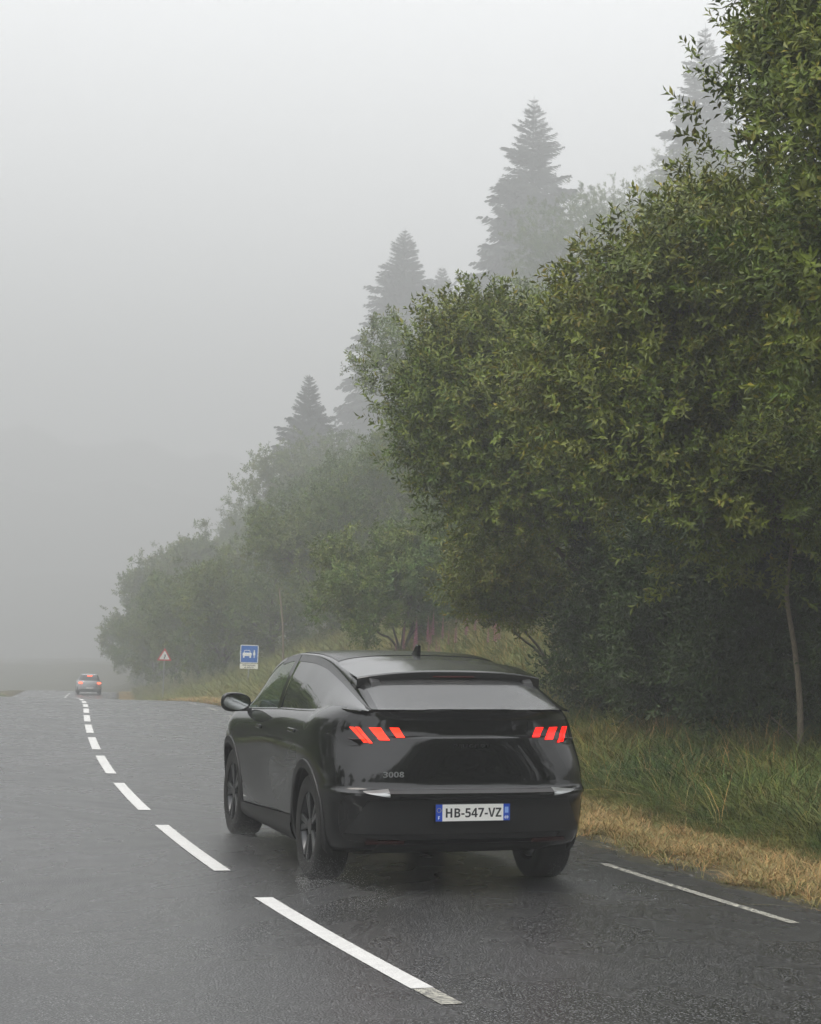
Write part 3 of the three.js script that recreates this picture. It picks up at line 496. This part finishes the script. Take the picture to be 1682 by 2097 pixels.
// roof skin: full width from rail to rail, windscreen header to the rear window's top
cpart('roof', sheet((u, v) => { const z = lerp(-1.86, 0.2, v), w = u * 2 - 1, p = cabin(z, 1.0 + (1 - Math.abs(w))); return w > 0 ? V3(-p.x, p.y, p.z) : p; }, 56, 40), wetPaint);
cpart('sunroof', sheet((u, v) => { const z = lerp(-1.6, -0.42, v), w = (u * 2 - 1) * 0.80, p = cabin(z, 1.0 + (1 - Math.abs(w)) * 1); p.y += 0.003; return w > 0 ? V3(-p.x, p.y, p.z) : p; }, 40, 24), wetGloss);
cpart('windscreen', sheet((u, v) => { const z0 = -2.92, z = lerp(z0, -1.86, v), w = u * 2 - 1, p = cabin(z, 1.06 + (1 - Math.abs(w)) * 0.94); return w > 0 ? V3(-p.x, p.y, p.z) : p; }, 40, 16), clearGlass);
for (const mir of [false, true]) {
  // front pillar and the frame over the side windows
  cpart('pillar', sheet((u, v) => { const p = cabin(lerp(-2.95, -1.84, v), lerp(0.93, 1.10, u)); p.x -= 0.004; p.y += 0.002; return p; }, 5, 24, mir), carPaint);
  cpart('window_frame', sheet((u, v) => { const z = lerp(-1.9, 0.80, v), p = cabin(z, lerp(0.88, 1.012, u)); p.x -= 0.004; return p; }, 4, 50, mir), glossBlack);
  cpart('side_window', sheet((u, v) => cabin(lerp(-2.62, -1.40, u), lerp(0.02, 0.95, v)), 24, 10, mir), clearGlass, car, 'clear front side window');
  cpart('side_window', sheet((u, v) => cabin(lerp(-1.36, 0.80, u), lerp(0.02, 0.95, v)), 44, 10, mir), tintGlass, car, 'dark tinted rear side window');
  cpart('pillar', sheet((u, v) => { const p = cabin(lerp(-1.42, -1.31, u) - 0.12 * v, v); p.x -= 0.006; return p; }, 3, 10, mir), glossBlack);
  // rail that closes the roof edge towards the tail
  cpart('pillar', sheet((u, v) => { const z = lerp(0.1, 0.82, v), p = cabin(z, lerp(1.0, 1.26, u)); p.y += 0.004; p.x -= 0.003; return p; }, 8, 30, mir), glossBlack);
  // bright waist line under the windows
  cpart('waist_trim', sheet((u, v) => { const z = lerp(-2.5, 0.72, u), y = beltY(z), a = [[0.012, 0.000], [0.014, 0.010], [0.006, 0.014], [-0.004, 0.014]][Math.round(v * 3)]; return V3(-beltX(z) - a[0], y - 0.004 + a[1], z); }, 60, 3, mir), glossBlack);
}
cpart('rear_window', sheet((u, v) => { const z = lerp(0.2, 0.80, v), w = (u * 2 - 1), p = cabin(z, 1.20 + (1 - Math.abs(w)) * 0.80); p.y += 0.001; return w > 0 ? V3(-p.x, p.y, p.z) : p; }, 48, 24), wetGlass);
{ // spoiler: blade that carries the roof line on, with a shadowed underside and fins down the glass
  const edgeW = 0.655, blade = (u, v) => { // v around the blade: top front -> lip -> under
    const w = u * 2 - 1, x = w * edgeW * 1.02, sag = 1 - 0.6 * Math.pow(Math.abs(w), 3.2) * 0.35, droop = 0.05 * Math.pow(Math.abs(w), 2.6);
    const prof = [[-0.04, 1.535], [0.1, 1.516], [0.22, 1.498], [0.34, 1.480], [0.412, 1.470], [0.422, 1.462], [0.420, 1.444], [0.410, 1.402], [0.38, 1.390], [0.28, 1.42]], k = v * (prof.length - 1), i = Math.min(prof.length - 2, Math.floor(k)), t = k - i;
    return V3(x, lerp(prof[i][1], prof[i + 1][1], t) - droop, lerp(prof[i][0], prof[i + 1][0], t) - 0.09 * Math.pow(Math.abs(w), 3));
  };
  const sp = cpart('spoiler', toCreasedNormals(sheet((u, v) => blade(u, v * 0.56), 48, 20), 0.6), wetPaint);
  cpart('spoiler_underside', sheet((u, v) => blade(u, 0.56 + v * 0.44), 48, 8), plastic, sp);
  for (const s of [-1, 1]) { // fins
    const sh = new THREE.Shape(); sh.moveTo(0.02, 1.44); sh.lineTo(0.33, 1.44); sh.lineTo(0.40, 1.40); sh.lineTo(0.45, 1.30); sh.lineTo(0.47, 1.262); sh.lineTo(0.42, 1.27); sh.lineTo(0.30, 1.32); sh.lineTo(0.05, 1.38); sh.closePath();
    const g = new THREE.ExtrudeGeometry(sh, { depth: 0.05, bevelEnabled: true, bevelSize: 0.01, bevelThickness: 0.012, bevelSegments: 2, curveSegments: 6 }); g.rotateY(-Math.PI / 2); // shape x -> z
    g.translate(s * 0.555 + 0.025, -0.018, 0); cpart('fin', g, plastic, sp);
  }
  const lamp = cpart('brake_lamp', new RoundedBoxGeometry(0.3, 0.012, 0.02, 2, 0.004).translate(0, 1.428, 0.412), redLens, sp);
}
{ const sh = new THREE.Shape(); sh.moveTo(-0.09, 0); sh.bezierCurveTo(-0.02, 0.012, 0.03, 0.05, 0.055, 0.07); sh.lineTo(0.085, 0.066); sh.bezierCurveTo(0.09, 0.03, 0.085, 0.01, 0.08, 0); sh.closePath();
  const g = new THREE.ExtrudeGeometry(sh, { depth: 0.012, bevelEnabled: true, bevelSize: 0.008, bevelThickness: 0.009, bevelSegments: 3 }); g.rotateY(-Math.PI / 2); g.translate(0.006, 1.562, -0.5); cpart('antenna', g, glossBlack); }
cpart('interior_floor', sheet((u, v) => V3((u * 2 - 1) * 0.8, 1.02, lerp(-2.7, 0.7, v)), 2, 2), plastic);
{ const g = new RoundedBoxGeometry(1.5, 0.22, 0.4, 3, 0.06).translate(0, 1.04, -2.35); cpart('dashboard', g, plastic); }
for (const x of [-0.37, 0.37]) cpart('seat', mergeGeometries([new RoundedBoxGeometry(0.46, 0.5, 0.13, 3, 0.05).translate(x, 1.05, -1.15), new RoundedBoxGeometry(0.26, 0.17, 0.1, 3, 0.045).translate(x, 1.39, -1.12)]), plastic);
// ---- pieces that follow the tail: x, base height y -> point
function tailPoint(x, y, off = 0) {
  const w = halfW(y), zr = tailZ(y), n = cornerN(y), k = Math.min(0.9995, Math.abs(x) / w), z = REAR0 + (zr - REAR0) * Math.pow(1 - Math.pow(k, n), 1 / n);
  const nx = Math.pow(k, n - 1) / w, nz = Math.pow(Math.pow(1 - Math.pow(k, n), 1 / n), n - 1) / (zr - REAR0), l = Math.hypot(nx, nz) || 1;
  return V3(x + Math.sign(x) * nx / l * off, y + riseAt(z) * riseShare(y), z + nz / l * off);
}
function pad(corner, nu, nv, off, depth) { // raised pad on the tail; corner(u, v) -> [x, y]; closed on its sides
  const top = sheet((u, v) => { const [x, y] = corner(u, v); return tailPoint(x, y, off); }, nu, nv), gs = [top];
  const edge = (f, n) => gs.push(sheet((u, v) => { const [x, y] = f(u); return tailPoint(x, y, off - depth * v); }, n, 1));
  edge(u => corner(u, 0), nu); edge(u => corner(1 - u, 1), nu); edge(v => corner(0, 1 - v), nv); edge(v => corner(1, v), nv);
  return mergeGeometries(gs);
}
const par = (x0, x1, xb0, xb1, yt, yb) => (u, v) => [lerp(lerp(x0, x1, u), lerp(xb0, xb1, u), v), lerp(yt, yb, v)];
const Yb = 0.088; // rise of the tail: real height = base height + about this
cpart('lamp_panel', pad((u, v) => [lerp(-0.80, 0.80, u), lerp(1.055, 0.984, v)], 60, 5, 0.003, 0.012), glossBlack);
for (const s of [-1, 1]) {
  const L = new THREE.Group(); L.name = 'tail_lamp'; car.add(L);
  cpart('lamp_housing', pad((u, v) => { const t = u, top = 1.052, bot = lerp(0.918, 0.978, sstep(0.1, 0.8, t)); const x = lerp(0.885, 0.42, t), y = lerp(lerp(0.985, top, sstep(0, 0.2, t)), lerp(0.975, bot, sstep(0, 0.25, t)), v); return [s * Math.min(x, halfW(y) * 0.985), y]; }, 30, 6, 0.006, 0.02), glossBlack, L);
  const glow = new THREE.MeshStandardMaterial({ color: RGB(0.12, 0.003, 0.002), emissive: RGB(1, s < 0 ? 0.022 : 0.006, 0.001), emissiveIntensity: 0.8, roughness: 0.3 });
  for (const c of [[0.775, 0.752, 0.705, 0.684, 1.018, 0.944], [0.744, 0.722, 0.675, 0.655, 1.019, 0.942], [0.668, 0.598, 0.612, 0.548, 1.019, 0.958], [0.545, 0.485, 0.505, 0.45, 1.02, 0.972]])
    cpart('lamp_claw', pad((u, v) => { const [x, y] = par(...c)(u, v); return [s * x, y]; }, 5, 4, 0.011, 0.008), glow, L);
}
cpart('bumper_trim', pad((u, v) => [lerp(-0.66, 0.66, u), lerp(0.692, 0.672, v)], 60, 3, 0.006, 0.02), darkSatin);
for (const s of [-1, 1]) cpart('bumper_trim', pad((u, v) => [s * lerp(0.735, 0.575, u), lerp(0.686 + 0.014 * u, lerp(0.680, 0.648, Math.pow(u, 0.7)), v)], 12, 3, 0.012, 0.03), satin, car, 'pale wedge shaped end of the bumper trim');
cpart('lower_bumper', pad((u, v) => { const y = lerp(0.625, 0.40, v), k = lerp(0.70, 0.83, v); return [lerp(-k, k, u), y]; }, 60, 8, 0.004, 0.02), plastic);
cpart('diffuser', pad((u, v) => { const y = lerp(0.33, 0.225, v); return [lerp(-0.62, 0.62, u), y]; }, 40, 4, 0.012, 0.04), plastic);
for (const s of [-1, 1]) cpart('reflector', pad((u, v) => [s * lerp(0.70, 0.45, u), lerp(0.352, 0.328, v)], 10, 2, 0.016, 0.02), redLens);
{ // number plate
  const cv = document.createElement('canvas'); cv.width = 520; cv.height = 110; const c = cv.getContext('2d');
  c.fillStyle = '#e9e9e4'; c.fillRect(0, 0, 520, 110); c.fillStyle = '#1146b4'; c.fillRect(0, 0, 46, 110); c.fillRect(474, 0, 46, 110);
  c.fillStyle = '#f2f2ee'; c.font = 'bold 30px sans-serif'; c.fillText('F', 14, 98); c.font = 'bold 26px sans-serif'; c.fillText('69', 482, 98);
  c.fillStyle = '#e8c93a'; for (let i = 0; i < 12; i++) { const a = i / 12 * 6.283; c.fillRect(21 + Math.cos(a) * 14, 36 + Math.sin(a) * 14, 4, 4); }
  c.fillStyle = '#8fb0e8'; c.fillRect(484, 20, 26, 40);
  c.fillStyle = '#15161a'; c.font = 'bold 84px sans-serif'; c.fillText('HB-547-VZ', 62, 86, 400);
  const t = new THREE.CanvasTexture(cv); t.colorSpace = THREE.SRGBColorSpace;
  const P = cpart('number_plate', new RoundedBoxGeometry(0.53, 0.12, 0.012, 2, 0.005).translate(0, 0.542, 0.868), plastic);
  const face = new THREE.PlaneGeometry(0.52, 0.11); face.translate(0, 0.542, 0.8755); cpart('plate_face', face, std({ map: t, roughness: 0.4 }), P);
}
const font = await new FontLoader().loadAsync('fonts/droid/droid_sans_bold.typeface.json');
function badge(text, h, x, y, z, mat, name, wide = 1) { const g = new TextGeometry(text, { font, size: h, depth: 0.003, curveSegments: 3 }); g.computeBoundingBox(); const w = g.boundingBox.max.x; g.scale(wide, 1, 1); g.translate(x - w * wide / 2, y, z); cpart(name, g, mat); }
badge('3008', 0.036, -0.54, 0.775, 0.822, satin, 'badge', 1.35);
badge('PEUGEOT', 0.022, 0.0, 0.968, 0.828, std({ color: RGB(0.03, 0.03, 0.032), metalness: 0.8, roughness: 0.35 }), 'lettering', 1.9);
// ---- wheels
{
  const prof = []; for (const [r, x] of [[0.235, -0.105], [0.262, -0.112], [0.315, -0.118], [0.345, -0.110], [0.358, -0.09], [0.362, -0.05], [0.362, 0], [0.362, 0.05], [0.358, 0.09], [0.345, 0.110], [0.315, 0.118], [0.262, 0.112], [0.235, 0.105]]) prof.push(new THREE.Vector2(r, x));
  const tyre = new THREE.LatheGeometry(prof, 56); tyre.rotateZ(Math.PI / 2);
  const barrel = new THREE.LatheGeometry([[0.238, 0.105], [0.243, 0.095], [0.232, 0.08], [0.215, 0.05], [0.21, -0.1]].map(([r, x]) => new THREE.Vector2(r, x)), 48); barrel.rotateZ(-Math.PI / 2);
  const disc = new THREE.CylinderGeometry(0.15, 0.15, 0.02, 32).rotateZ(Math.PI / 2).translate(0.01, 0, 0);
  const hub = new THREE.CylinderGeometry(0.045, 0.055, 0.05, 24).rotateZ(Math.PI / 2).translate(0.07, 0, 0), spokes = [hub];
  for (let i = 0; i < 5; i++) for (const o of [-0.16, 0.16]) {
    const a = i / 5 * Math.PI * 2; const g = new RoundedBoxGeometry(0.024, 0.2, 0.03, 2, 0.007); g.translate(0.078, 0.135, 0); const p = g.attributes.position; for (let k = 0; k < p.count; k++) { const t = (p.getY(k) - 0.035) / 0.2; p.setX(k, p.getX(k) + 0.018 * Math.sin(t * Math.PI * 0.8)); p.setZ(k, p.getZ(k) * (0.8 + 0.9 * t) + o * 0.24 * t); }
    g.computeVertexNormals(); g.rotateX(a); spokes.push(g.index ? g.toNonIndexed() : g);
  }
  const spokeGeo = mergeGeometries(spokes.map(g => { const q = g.index ? g.toNonIndexed() : g; return q; }));
  const sideX = (y, z) => { const w = halfW(clamp(y, 0.2, 1.1)), n = cornerN(y), k = z > REAR0 ? Math.pow(Math.max(0, 1 - Math.pow((z - REAR0) / (tailZ(0.6) - REAR0), n)), 1 / n) : z < FRONT0 ? Math.pow(Math.max(0, 1 - Math.pow((z - FRONT0) / (noseZ(0.6) - FRONT0), 2.6)), 1 / 2.6) : 1; return w * k + hump(z, y); };
  for (const [x, z, sd] of WHEELS) {
    const w = new THREE.Group(); w.name = 'wheel'; w.position.set(x * 1.015, TYRE_R - 0.004, z); if (sd < 0) w.rotation.y = Math.PI; w.rotation.x = 0.3 * sd; car.add(w);
    part('tyre', tyre, rubber, w); part('rim', mergeGeometries([barrel.toNonIndexed(), spokeGeo]), rimMat, w); part('brake_disc', disc, satin, w);
    // arch lining trim
    const sh = new THREE.Shape(); sh.absarc(0, 0, ARCH_R + 0.045, -0.35, Math.PI + 0.35, false); sh.absarc(0, 0, ARCH_R - 0.004, Math.PI + 0.30, -0.30, true); sh.closePath();
    const g = new THREE.ExtrudeGeometry(sh, { depth: 0.03, bevelEnabled: true, bevelSize: 0.008, bevelThickness: 0.008, bevelSegments: 2, curveSegments: 40 }); g.rotateY(Math.PI / 2); g.translate(0, 0.385, z); const p = g.attributes.position; for (let k = 0; k < p.count; k++) p.setX(k, sd * (sideX(p.getY(k), p.getZ(k)) - 0.022 + clamp(p.getX(k), -0.008, 0.038) * 0.85)); g.computeVertexNormals(); cpart('arch_trim', g, plastic);
  }
}
for (const mir of [false, true]) {
  cpart('sill_trim', sheet((u, v) => { const z = lerp(-2.30, -0.44, u), y = lerp(0.20, lerp(0.33, 0.41, u), v), bulge = 0.014 + 0.012 * Math.sin(v * Math.PI); return V3(-halfW(y) - bulge - hump(z, y), y, z); }, 30, 8, mir), plastic);
  const hand = z => { const g = new RoundedBoxGeometry(0.022, 0.03, 0.2, 3, 0.01); g.translate(mir ? 0.945 : -0.945, 0.985 + (z + 1.5) * 0.03, z); cpart('door_handle', g, glossBlack); };
  hand(-1.6); hand(-0.45);
  const M = new THREE.Group(); M.name = 'door_mirror'; car.add(M);
  const s = mir ? 1 : -1, g = new THREE.SphereGeometry(1, 28, 18), p = g.attributes.position;
  for (let i = 0; i < p.count; i++) { const x = p.getX(i), y = p.getY(i), z = p.getZ(i); p.setXYZ(i, Math.sign(x) * Math.pow(Math.abs(x), 0.8) * 0.125, Math.sign(y) * Math.pow(Math.abs(y), 0.8) * (0.078 + 0.012 * x * s), z > 0.35 ? 0.035 : z * 0.1); }
  g.computeVertexNormals(); g.translate(s * 0.965, 1.135, -2.42); cpart('mirror_housing', g, glossBlack, M);
  const gl = new THREE.CircleGeometry(1, 28); gl.scale(0.108, 0.064, 1); gl.translate(s * 0.965, 1.135, -2.382); cpart('mirror_glass', gl, std({ color: RGB(0.6, 0.62, 0.62), metalness: 1, roughness: 0.05 }), M);
  const arm = new RoundedBoxGeometry(0.14, 0.03, 0.06, 2, 0.012); arm.translate(s * 0.87, 1.075, -2.42); cpart('mirror_arm', arm, glossBlack, M);
}
// ---------------------------------------------------------------- signs, the far car, flowers, stems
const postMat = std({ color: RGB(0.34, 0.35, 0.35), roughness: 0.45, metalness: 0.7 });
function signBoard(shape, depth = 0.025) { return new THREE.ExtrudeGeometry(shape, { depth, bevelEnabled: false, curveSegments: 10 }); }
function rrect(w, h, r) { const s = new THREE.Shape(), x = -w / 2, y = -h / 2; s.moveTo(x + r, y); s.lineTo(x + w - r, y); s.absarc(x + w - r, y + r, r, -Math.PI / 2, 0); s.lineTo(x + w, y + h - r); s.absarc(x + w - r, y + h - r, r, 0, Math.PI / 2); s.lineTo(x + r, y + h); s.absarc(x + r, y + h - r, r, Math.PI / 2, Math.PI); s.lineTo(x, y + r); s.absarc(x + r, y + r, r, Math.PI, Math.PI * 1.5); return s; }
function print(w, h, draw) { const cv = document.createElement('canvas'); cv.width = w; cv.height = h; draw(cv.getContext('2d')); const t = new THREE.CanvasTexture(cv); t.colorSpace = THREE.SRGBColorSpace; return t; }
{ // blue square sign with a white text panel under it
  const t = thing('road_sign', 'square blue road sign with white car symbol above a small white text panel', 'road sign'), x = -5.72, z = -66, y0 = landY(x, z); t.position.set(x, y0, z); t.rotation.y = 0.12; t.rotation.z = 0.0;
  const white = std({ color: RGB(0.72, 0.73, 0.72), roughness: 0.4 }), top = 1.30 - y0;
  part('post', new THREE.CylinderGeometry(0.028, 0.028, top + 0.1, 14).translate(0, (top - 0.1) / 2, -0.045), postMat, t);
  const b = part('sign_board', signBoard(rrect(0.66, 0.66, 0.05)).translate(0, top - 0.33, -0.013), white, t);
  const face = print(256, 256, c => {
    c.fillStyle = '#1f66b8'; c.fillRect(0, 0, 256, 256); c.fillStyle = '#f0f0ec'; c.strokeStyle = '#f0f0ec'; c.lineWidth = 9;
    c.beginPath(); c.moveTo(44, 118); c.lineTo(54, 72); c.lineTo(132, 72); c.lineTo(144, 118); c.stroke();
    c.beginPath(); c.roundRect(24, 108, 140, 52, 16); c.fill(); c.fillRect(32, 150, 24, 38); c.fillRect(132, 150, 24, 38);
    c.beginPath(); c.ellipse(204, 78, 11, 13, 0, 0, 7); c.fill(); c.beginPath(); c.ellipse(204, 122, 17, 34, 0, 0, 7); c.fill(); c.fillRect(198, 140, 12, 46);
  });
  part('sign_face', new THREE.PlaneGeometry(0.60, 0.60).translate(0, top - 0.33, 0.0145), std({ map: face, roughness: 0.4 }), b);
  const p = part('text_panel', signBoard(rrect(0.66, 0.185, 0.02)).translate(0, top - 0.775, -0.013), white, t);
  const txt = print(264, 74, c => { c.fillStyle = '#e8e6d8'; c.fillRect(0, 0, 264, 74); c.fillStyle = '#2a2a28'; c.font = 'bold 30px sans-serif'; c.textAlign = 'center'; c.fillText('PARTAGEONS', 132, 32, 240); c.fillText('LA ROUTE', 132, 66, 190); });
  part('panel_lettering', new THREE.PlaneGeometry(0.65, 0.175).translate(0, top - 0.775, 0.0145), std({ map: txt, roughness: 0.5 }), p);
}
{ // triangular warning sign
  const t = thing('warning_sign', 'triangular red and white warning sign faint in the fog beside the road', 'road sign'), x = -12.02, z = -90, y0 = landY(x, z), h = 0.82 - y0; t.position.set(x, y0, z); t.rotation.y = 0.1;
  part('post', new THREE.CylinderGeometry(0.03, 0.03, h + 0.2, 12).translate(0, (h - 0.0) / 2 - 0.1, -0.03), postMat, t);
  const tri = k => { const s = new THREE.Shape(), R = 0.40 * k; for (let i = 0; i < 3; i++) { const a = Math.PI / 2 + i * 2.0944; for (let j = -3; j <= 3; j++) { const b = a + j * 0.17; s[i || j > -3 ? 'lineTo' : 'moveTo'](Math.cos(a) * R * 0.9 + Math.cos(b) * R * 0.1, Math.sin(a) * R * 0.9 + Math.sin(b) * R * 0.1); } } s.closePath(); return s; };
  const b = part('sign_board', signBoard(tri(1)).translate(0, h - 0.36, -0.01), std({ color: RGB(0.55, 0.04, 0.035), roughness: 0.4 }), t);
  part('sign_face', new THREE.ShapeGeometry(tri(0.70)).translate(0, h - 0.36, 0.0195), std({ color: RGB(0.75, 0.75, 0.72), roughness: 0.4 }), b);
  const bend = new THREE.Shape(); bend.moveTo(-0.05, -0.17); bend.lineTo(0.02, -0.17); bend.bezierCurveTo(0.02, -0.06, 0.10, -0.04, 0.07, 0.06); bend.lineTo(0.10, 0.06); bend.lineTo(0.04, 0.15); bend.lineTo(-0.02, 0.06); bend.lineTo(0.01, 0.06); bend.bezierCurveTo(0.03, -0.02, -0.05, -0.05, -0.05, -0.17);
  part('sign_symbol', new THREE.ShapeGeometry(bend).scale(0.77, 0.77, 1).translate(0, h - 0.36, 0.022), std({ color: RGB(0.02, 0.02, 0.02), roughness: 0.5 }), b);
}
{ // pale car far ahead, braking
  const silver = phys({ color: RGB(0.33, 0.34, 0.35), roughness: 0.35, clearcoat: 0.6 }), t = thing('silver_car', 'pale car far ahead in the fog with red brake lamps lit', 'car'), p = onRoad(126, 1.45); t.position.set(p.x, roadY(126), p.z); t.rotation.y = headingAt(126) * Math.PI / 180 + 0.06;
  const row = (y, w, zr, zf, n = 4) => { const o = []; for (let i = 0; i <= 20; i++) { const a = i / 20 * Math.PI; o.push([-w * Math.pow(Math.abs(Math.sin(a)), 2 / n), y, lerp(zf, zr, 0.5 + 0.5 * Math.sign(Math.cos(a)) * Math.pow(Math.abs(Math.cos(a)), 2 / n))]); } return o; };
  const fix = g => { if (volume(g) < 0) { const ix = g.index; for (let i = 0; i < ix.count; i += 3) { const a = ix.getX(i); ix.setX(i, ix.getX(i + 1)); ix.setX(i + 1, a); } } return smooth(g, 35); };
  part('body', fix(closedFrom([row(0.2, 0.78, 0.6, -3.3), row(0.32, 0.88, 0.78, -3.45), row(0.55, 0.9, 0.85, -3.5), row(0.8, 0.9, 0.82, -3.5), row(0.95, 0.86, 0.78, -3.4), row(1.02, 0.8, 0.72, -3.2)])), silver, t);
  part('cabin', fix(closedFrom([row(1.0, 0.78, 0.66, -2.3), row(1.25, 0.69, 0.4, -1.8), row(1.42, 0.6, 0.1, -1.3), row(1.46, 0.5, -0.1, -1.1)])), glossBlack, t);
  part('roof', fix(closedFrom([row(1.43, 0.6, 0.08, -1.3), row(1.475, 0.55, -0.02, -1.15), row(1.49, 0.4, -0.2, -1.0)])), silver, t);
  const lamp = std({ color: RGB(0.3, 0.02, 0.01), emissive: RGB(1, 0.09, 0.03), emissiveIntensity: 1.6, roughness: 0.3 });
  for (const s of [-1, 1]) part('tail_lamp', new RoundedBoxGeometry(0.26, 0.11, 0.12, 3, 0.03).translate(s * 0.67, 0.86, 0.72), lamp, t);
  part('brake_lamp', new RoundedBoxGeometry(0.36, 0.07, 0.05, 2, 0.02).translate(0, 1.36, 0.24), lamp, t);
  part('number_plate', new RoundedBoxGeometry(0.52, 0.12, 0.02, 2, 0.005).translate(0, 0.5, 0.86), std({ color: RGB(0.7, 0.7, 0.68), roughness: 0.5 }), t);
  part('bumper_strip', new RoundedBoxGeometry(1.5, 0.16, 0.12, 3, 0.04).translate(0, 0.34, 0.76), plastic, t);
  for (const [x, z] of [[-0.78, 0], [0.78, 0], [-0.78, -2.6], [0.78, -2.6]]) { const w = new THREE.TorusGeometry(0.23, 0.1, 12, 28).rotateY(Math.PI / 2).translate(x, 0.32, z); part('wheel', w, rubber, t); }
}
{ // fireweed on the bank
  const stemM = std({ color: RGB(0.07, 0.06, 0.03), roughness: 0.7 }), pink = std({ color: RGB(0.34, 0.12, 0.18), roughness: 0.7, side: THREE.DoubleSide }), R = rng(61);
  const mk = seed => { const R = rng(seed), st = tube([V3(0, 0, 0), V3(0.02, 0.5, 0.02), V3(0.05 * (R() - 0.5), 1.15, 0)], 0.008, 0.003, 4, 6), fl = [], lf = [];
    for (let i = 0; i < 76; i++) { const t = i / 46, az = i * 2.4, l = lerp(0.085, 0.03, t), b = V3(0.02, lerp(0.68, 1.16, t), 0.01), d = V3(Math.cos(az), 0.35, Math.sin(az)).normalize(); leafAt(fl, b, d, V3().crossVectors(d, UP).normalize(), l, l * 0.9, 0.1, 0.1); }
    for (let i = 0; i < 34; i++) { const az = i * 2.4, b = V3(0.015, 0.08 + i * 0.018, 0.01), d = V3(Math.cos(az), 0.45, Math.sin(az)).normalize(); leafAt(lf, b, d, V3().crossVectors(d, UP).normalize(), 0.13, 0.022, 0.05, 0.4); }
    const geo = a => { const g = new THREE.BufferGeometry(); g.setAttribute('position', new THREE.Float32BufferAttribute(a, 3)); g.computeVertexNormals(); return g; }; return [st, geo(fl), geo(lf)]; };
  const kinds = [mk(1), mk(2), mk(3)], leafG = std({ color: RGB(0.06, 0.095, 0.025), roughness: 0.6, side: THREE.DoubleSide });
  for (let i = 0; i < 26; i++) {
    const z = -(35 + 9 * R()), x = 0.3 + 2.0 * R() + (-z - 35) * -0.08, t = thing('fireweed_plant', 'tall pink flowering fireweed in the clump on the bank above the black car', 'flower', 'fireweed clump on the bank'), k = kinds[i % 3];
    t.position.set(x, landY(x, z) - 0.02, z); t.rotation.y = R() * 6.28; t.scale.setScalar(0.7 + 0.35 * R());
    part('stem', k[0], stemM, t); part('flower_spike', k[1], pink, t); part('leaves', k[2], leafG, t);
  }
}
{ // bare stems
  const pale = (label, pts, r0, r1) => { const t = thing('bare_stem', label, 'stem', null), b = pts[0], y = landY(b[0], b[2]) - 0.05; t.position.set(b[0], y, b[2]); part('stem', tube(pts.map(p => V3(p[0] - b[0], p[1] - y, p[2] - b[2])), r0, r1, 7, 24), paleBark, t); return t; };
  const a = pale('pale crooked bare trunk in front of the dark thicket at the right edge', [[4.46, landY(4.46, -20.3) - 0.05, -20.3], [4.44, 1.1, -20.3], [4.36, 1.72, -20.25], [4.25, 2.3, -20.2], [4.27, 2.62, -20.2], [4.35, 3.2, -20.2], [4.46, 3.65, -20.3]], 0.042, 0.014);
  part('side_branch', tube([V3(0.12, 0.05, 0.05), V3(-0.1, 0.34, 0.1), V3(-0.36, 0.58, 0.1)], 0.014, 0.005, 5, 10), paleBark, a);
  pale('thin pale leaning stem among the hazy bushes behind the blue sign', [[-4.45, landY(-4.45, -66) - 0.05, -66], [-4.55, 2.2, -66], [-4.72, 3.4, -66]], 0.045, 0.03);
}
{ // trees on the other side of the road and behind the viewer, mirrored by the car and the wet road
  const spots = [[-12.5, -22, 6.5], [-13, -27, 6], [-14, -32, 6.5], [-15, -37.5, 6.5], [-17, -43, 7], [-18.5, -49, 7], [-12.5, -16, 6.5], [-15, -10, 7], [-14, -2, 7], [-9, 7, 7.5], [-5, 13, 8], [0.5, 15, 8], [6, 13, 8], [9, 5, 7.5], [9.5, -4, 7], [12, 20, 11], [-11, 20, 11], [3, 22, 12], [-3, 20, 12], [8, 26, 12], [-7, 27, 12], [10.5, 1, 5], [12.5, 8, 8], [15, 3, 7]];
  spots.forEach(([x, z, h], i) => roadside(i < 7 ? 'leafy tree on the far verge mirrored in the side of the black car' : 'leafy tree behind the viewer mirrored in the tail of the black car', x, z, h, 800, 700 + i, { scale: 1.35, group: i < 7 ? 'trees across the road' : 'trees behind the viewer', yellow: 0.15 }));
}
{ // water thrown up behind the tyres
  const R = rng(88), ms = [], y4 = 0.289, fwd = V3(-Math.sin(y4), 0, -Math.cos(y4)), rt = V3(Math.cos(y4), 0, -Math.sin(y4));
  for (const [x, z] of [[-0.86, 0], [0.86, 0], [-0.86, -2.739]]) for (let i = 0; i < 5000; i++) {
    const b = Math.pow(R(), 1.6) * 1.3, h = 0.012 + Math.pow(R(), 2.2) * (0.22 - 0.1 * b) , side = (R() - 0.5) * (0.26 + 0.35 * b) - Math.sign(x) * -0.06, k = 0.0005 + 0.0009 * R() * R();
    const p = car.position.clone().addScaledVector(rt, x + side).addScaledVector(fwd, -(z + 0.22 + b)); ms.push(new THREE.Matrix4().compose(V3(p.x, h, p.z), new THREE.Quaternion(), V3(k, k, k)));
  }
  const im = new THREE.InstancedMesh(new THREE.IcosahedronGeometry(1, 0), std({ color: RGB(0.7, 0.71, 0.72), roughness: 0.2 }), ms.length); im.name = 'water_spray'; ms.forEach((m, i) => im.setMatrixAt(i, m)); scene.add(im);
  tag(im, 'fine water spray thrown up from the wet road behind the tyres of the black car', 'spray', null, 'stuff');
}
renderer.render(scene, camera);
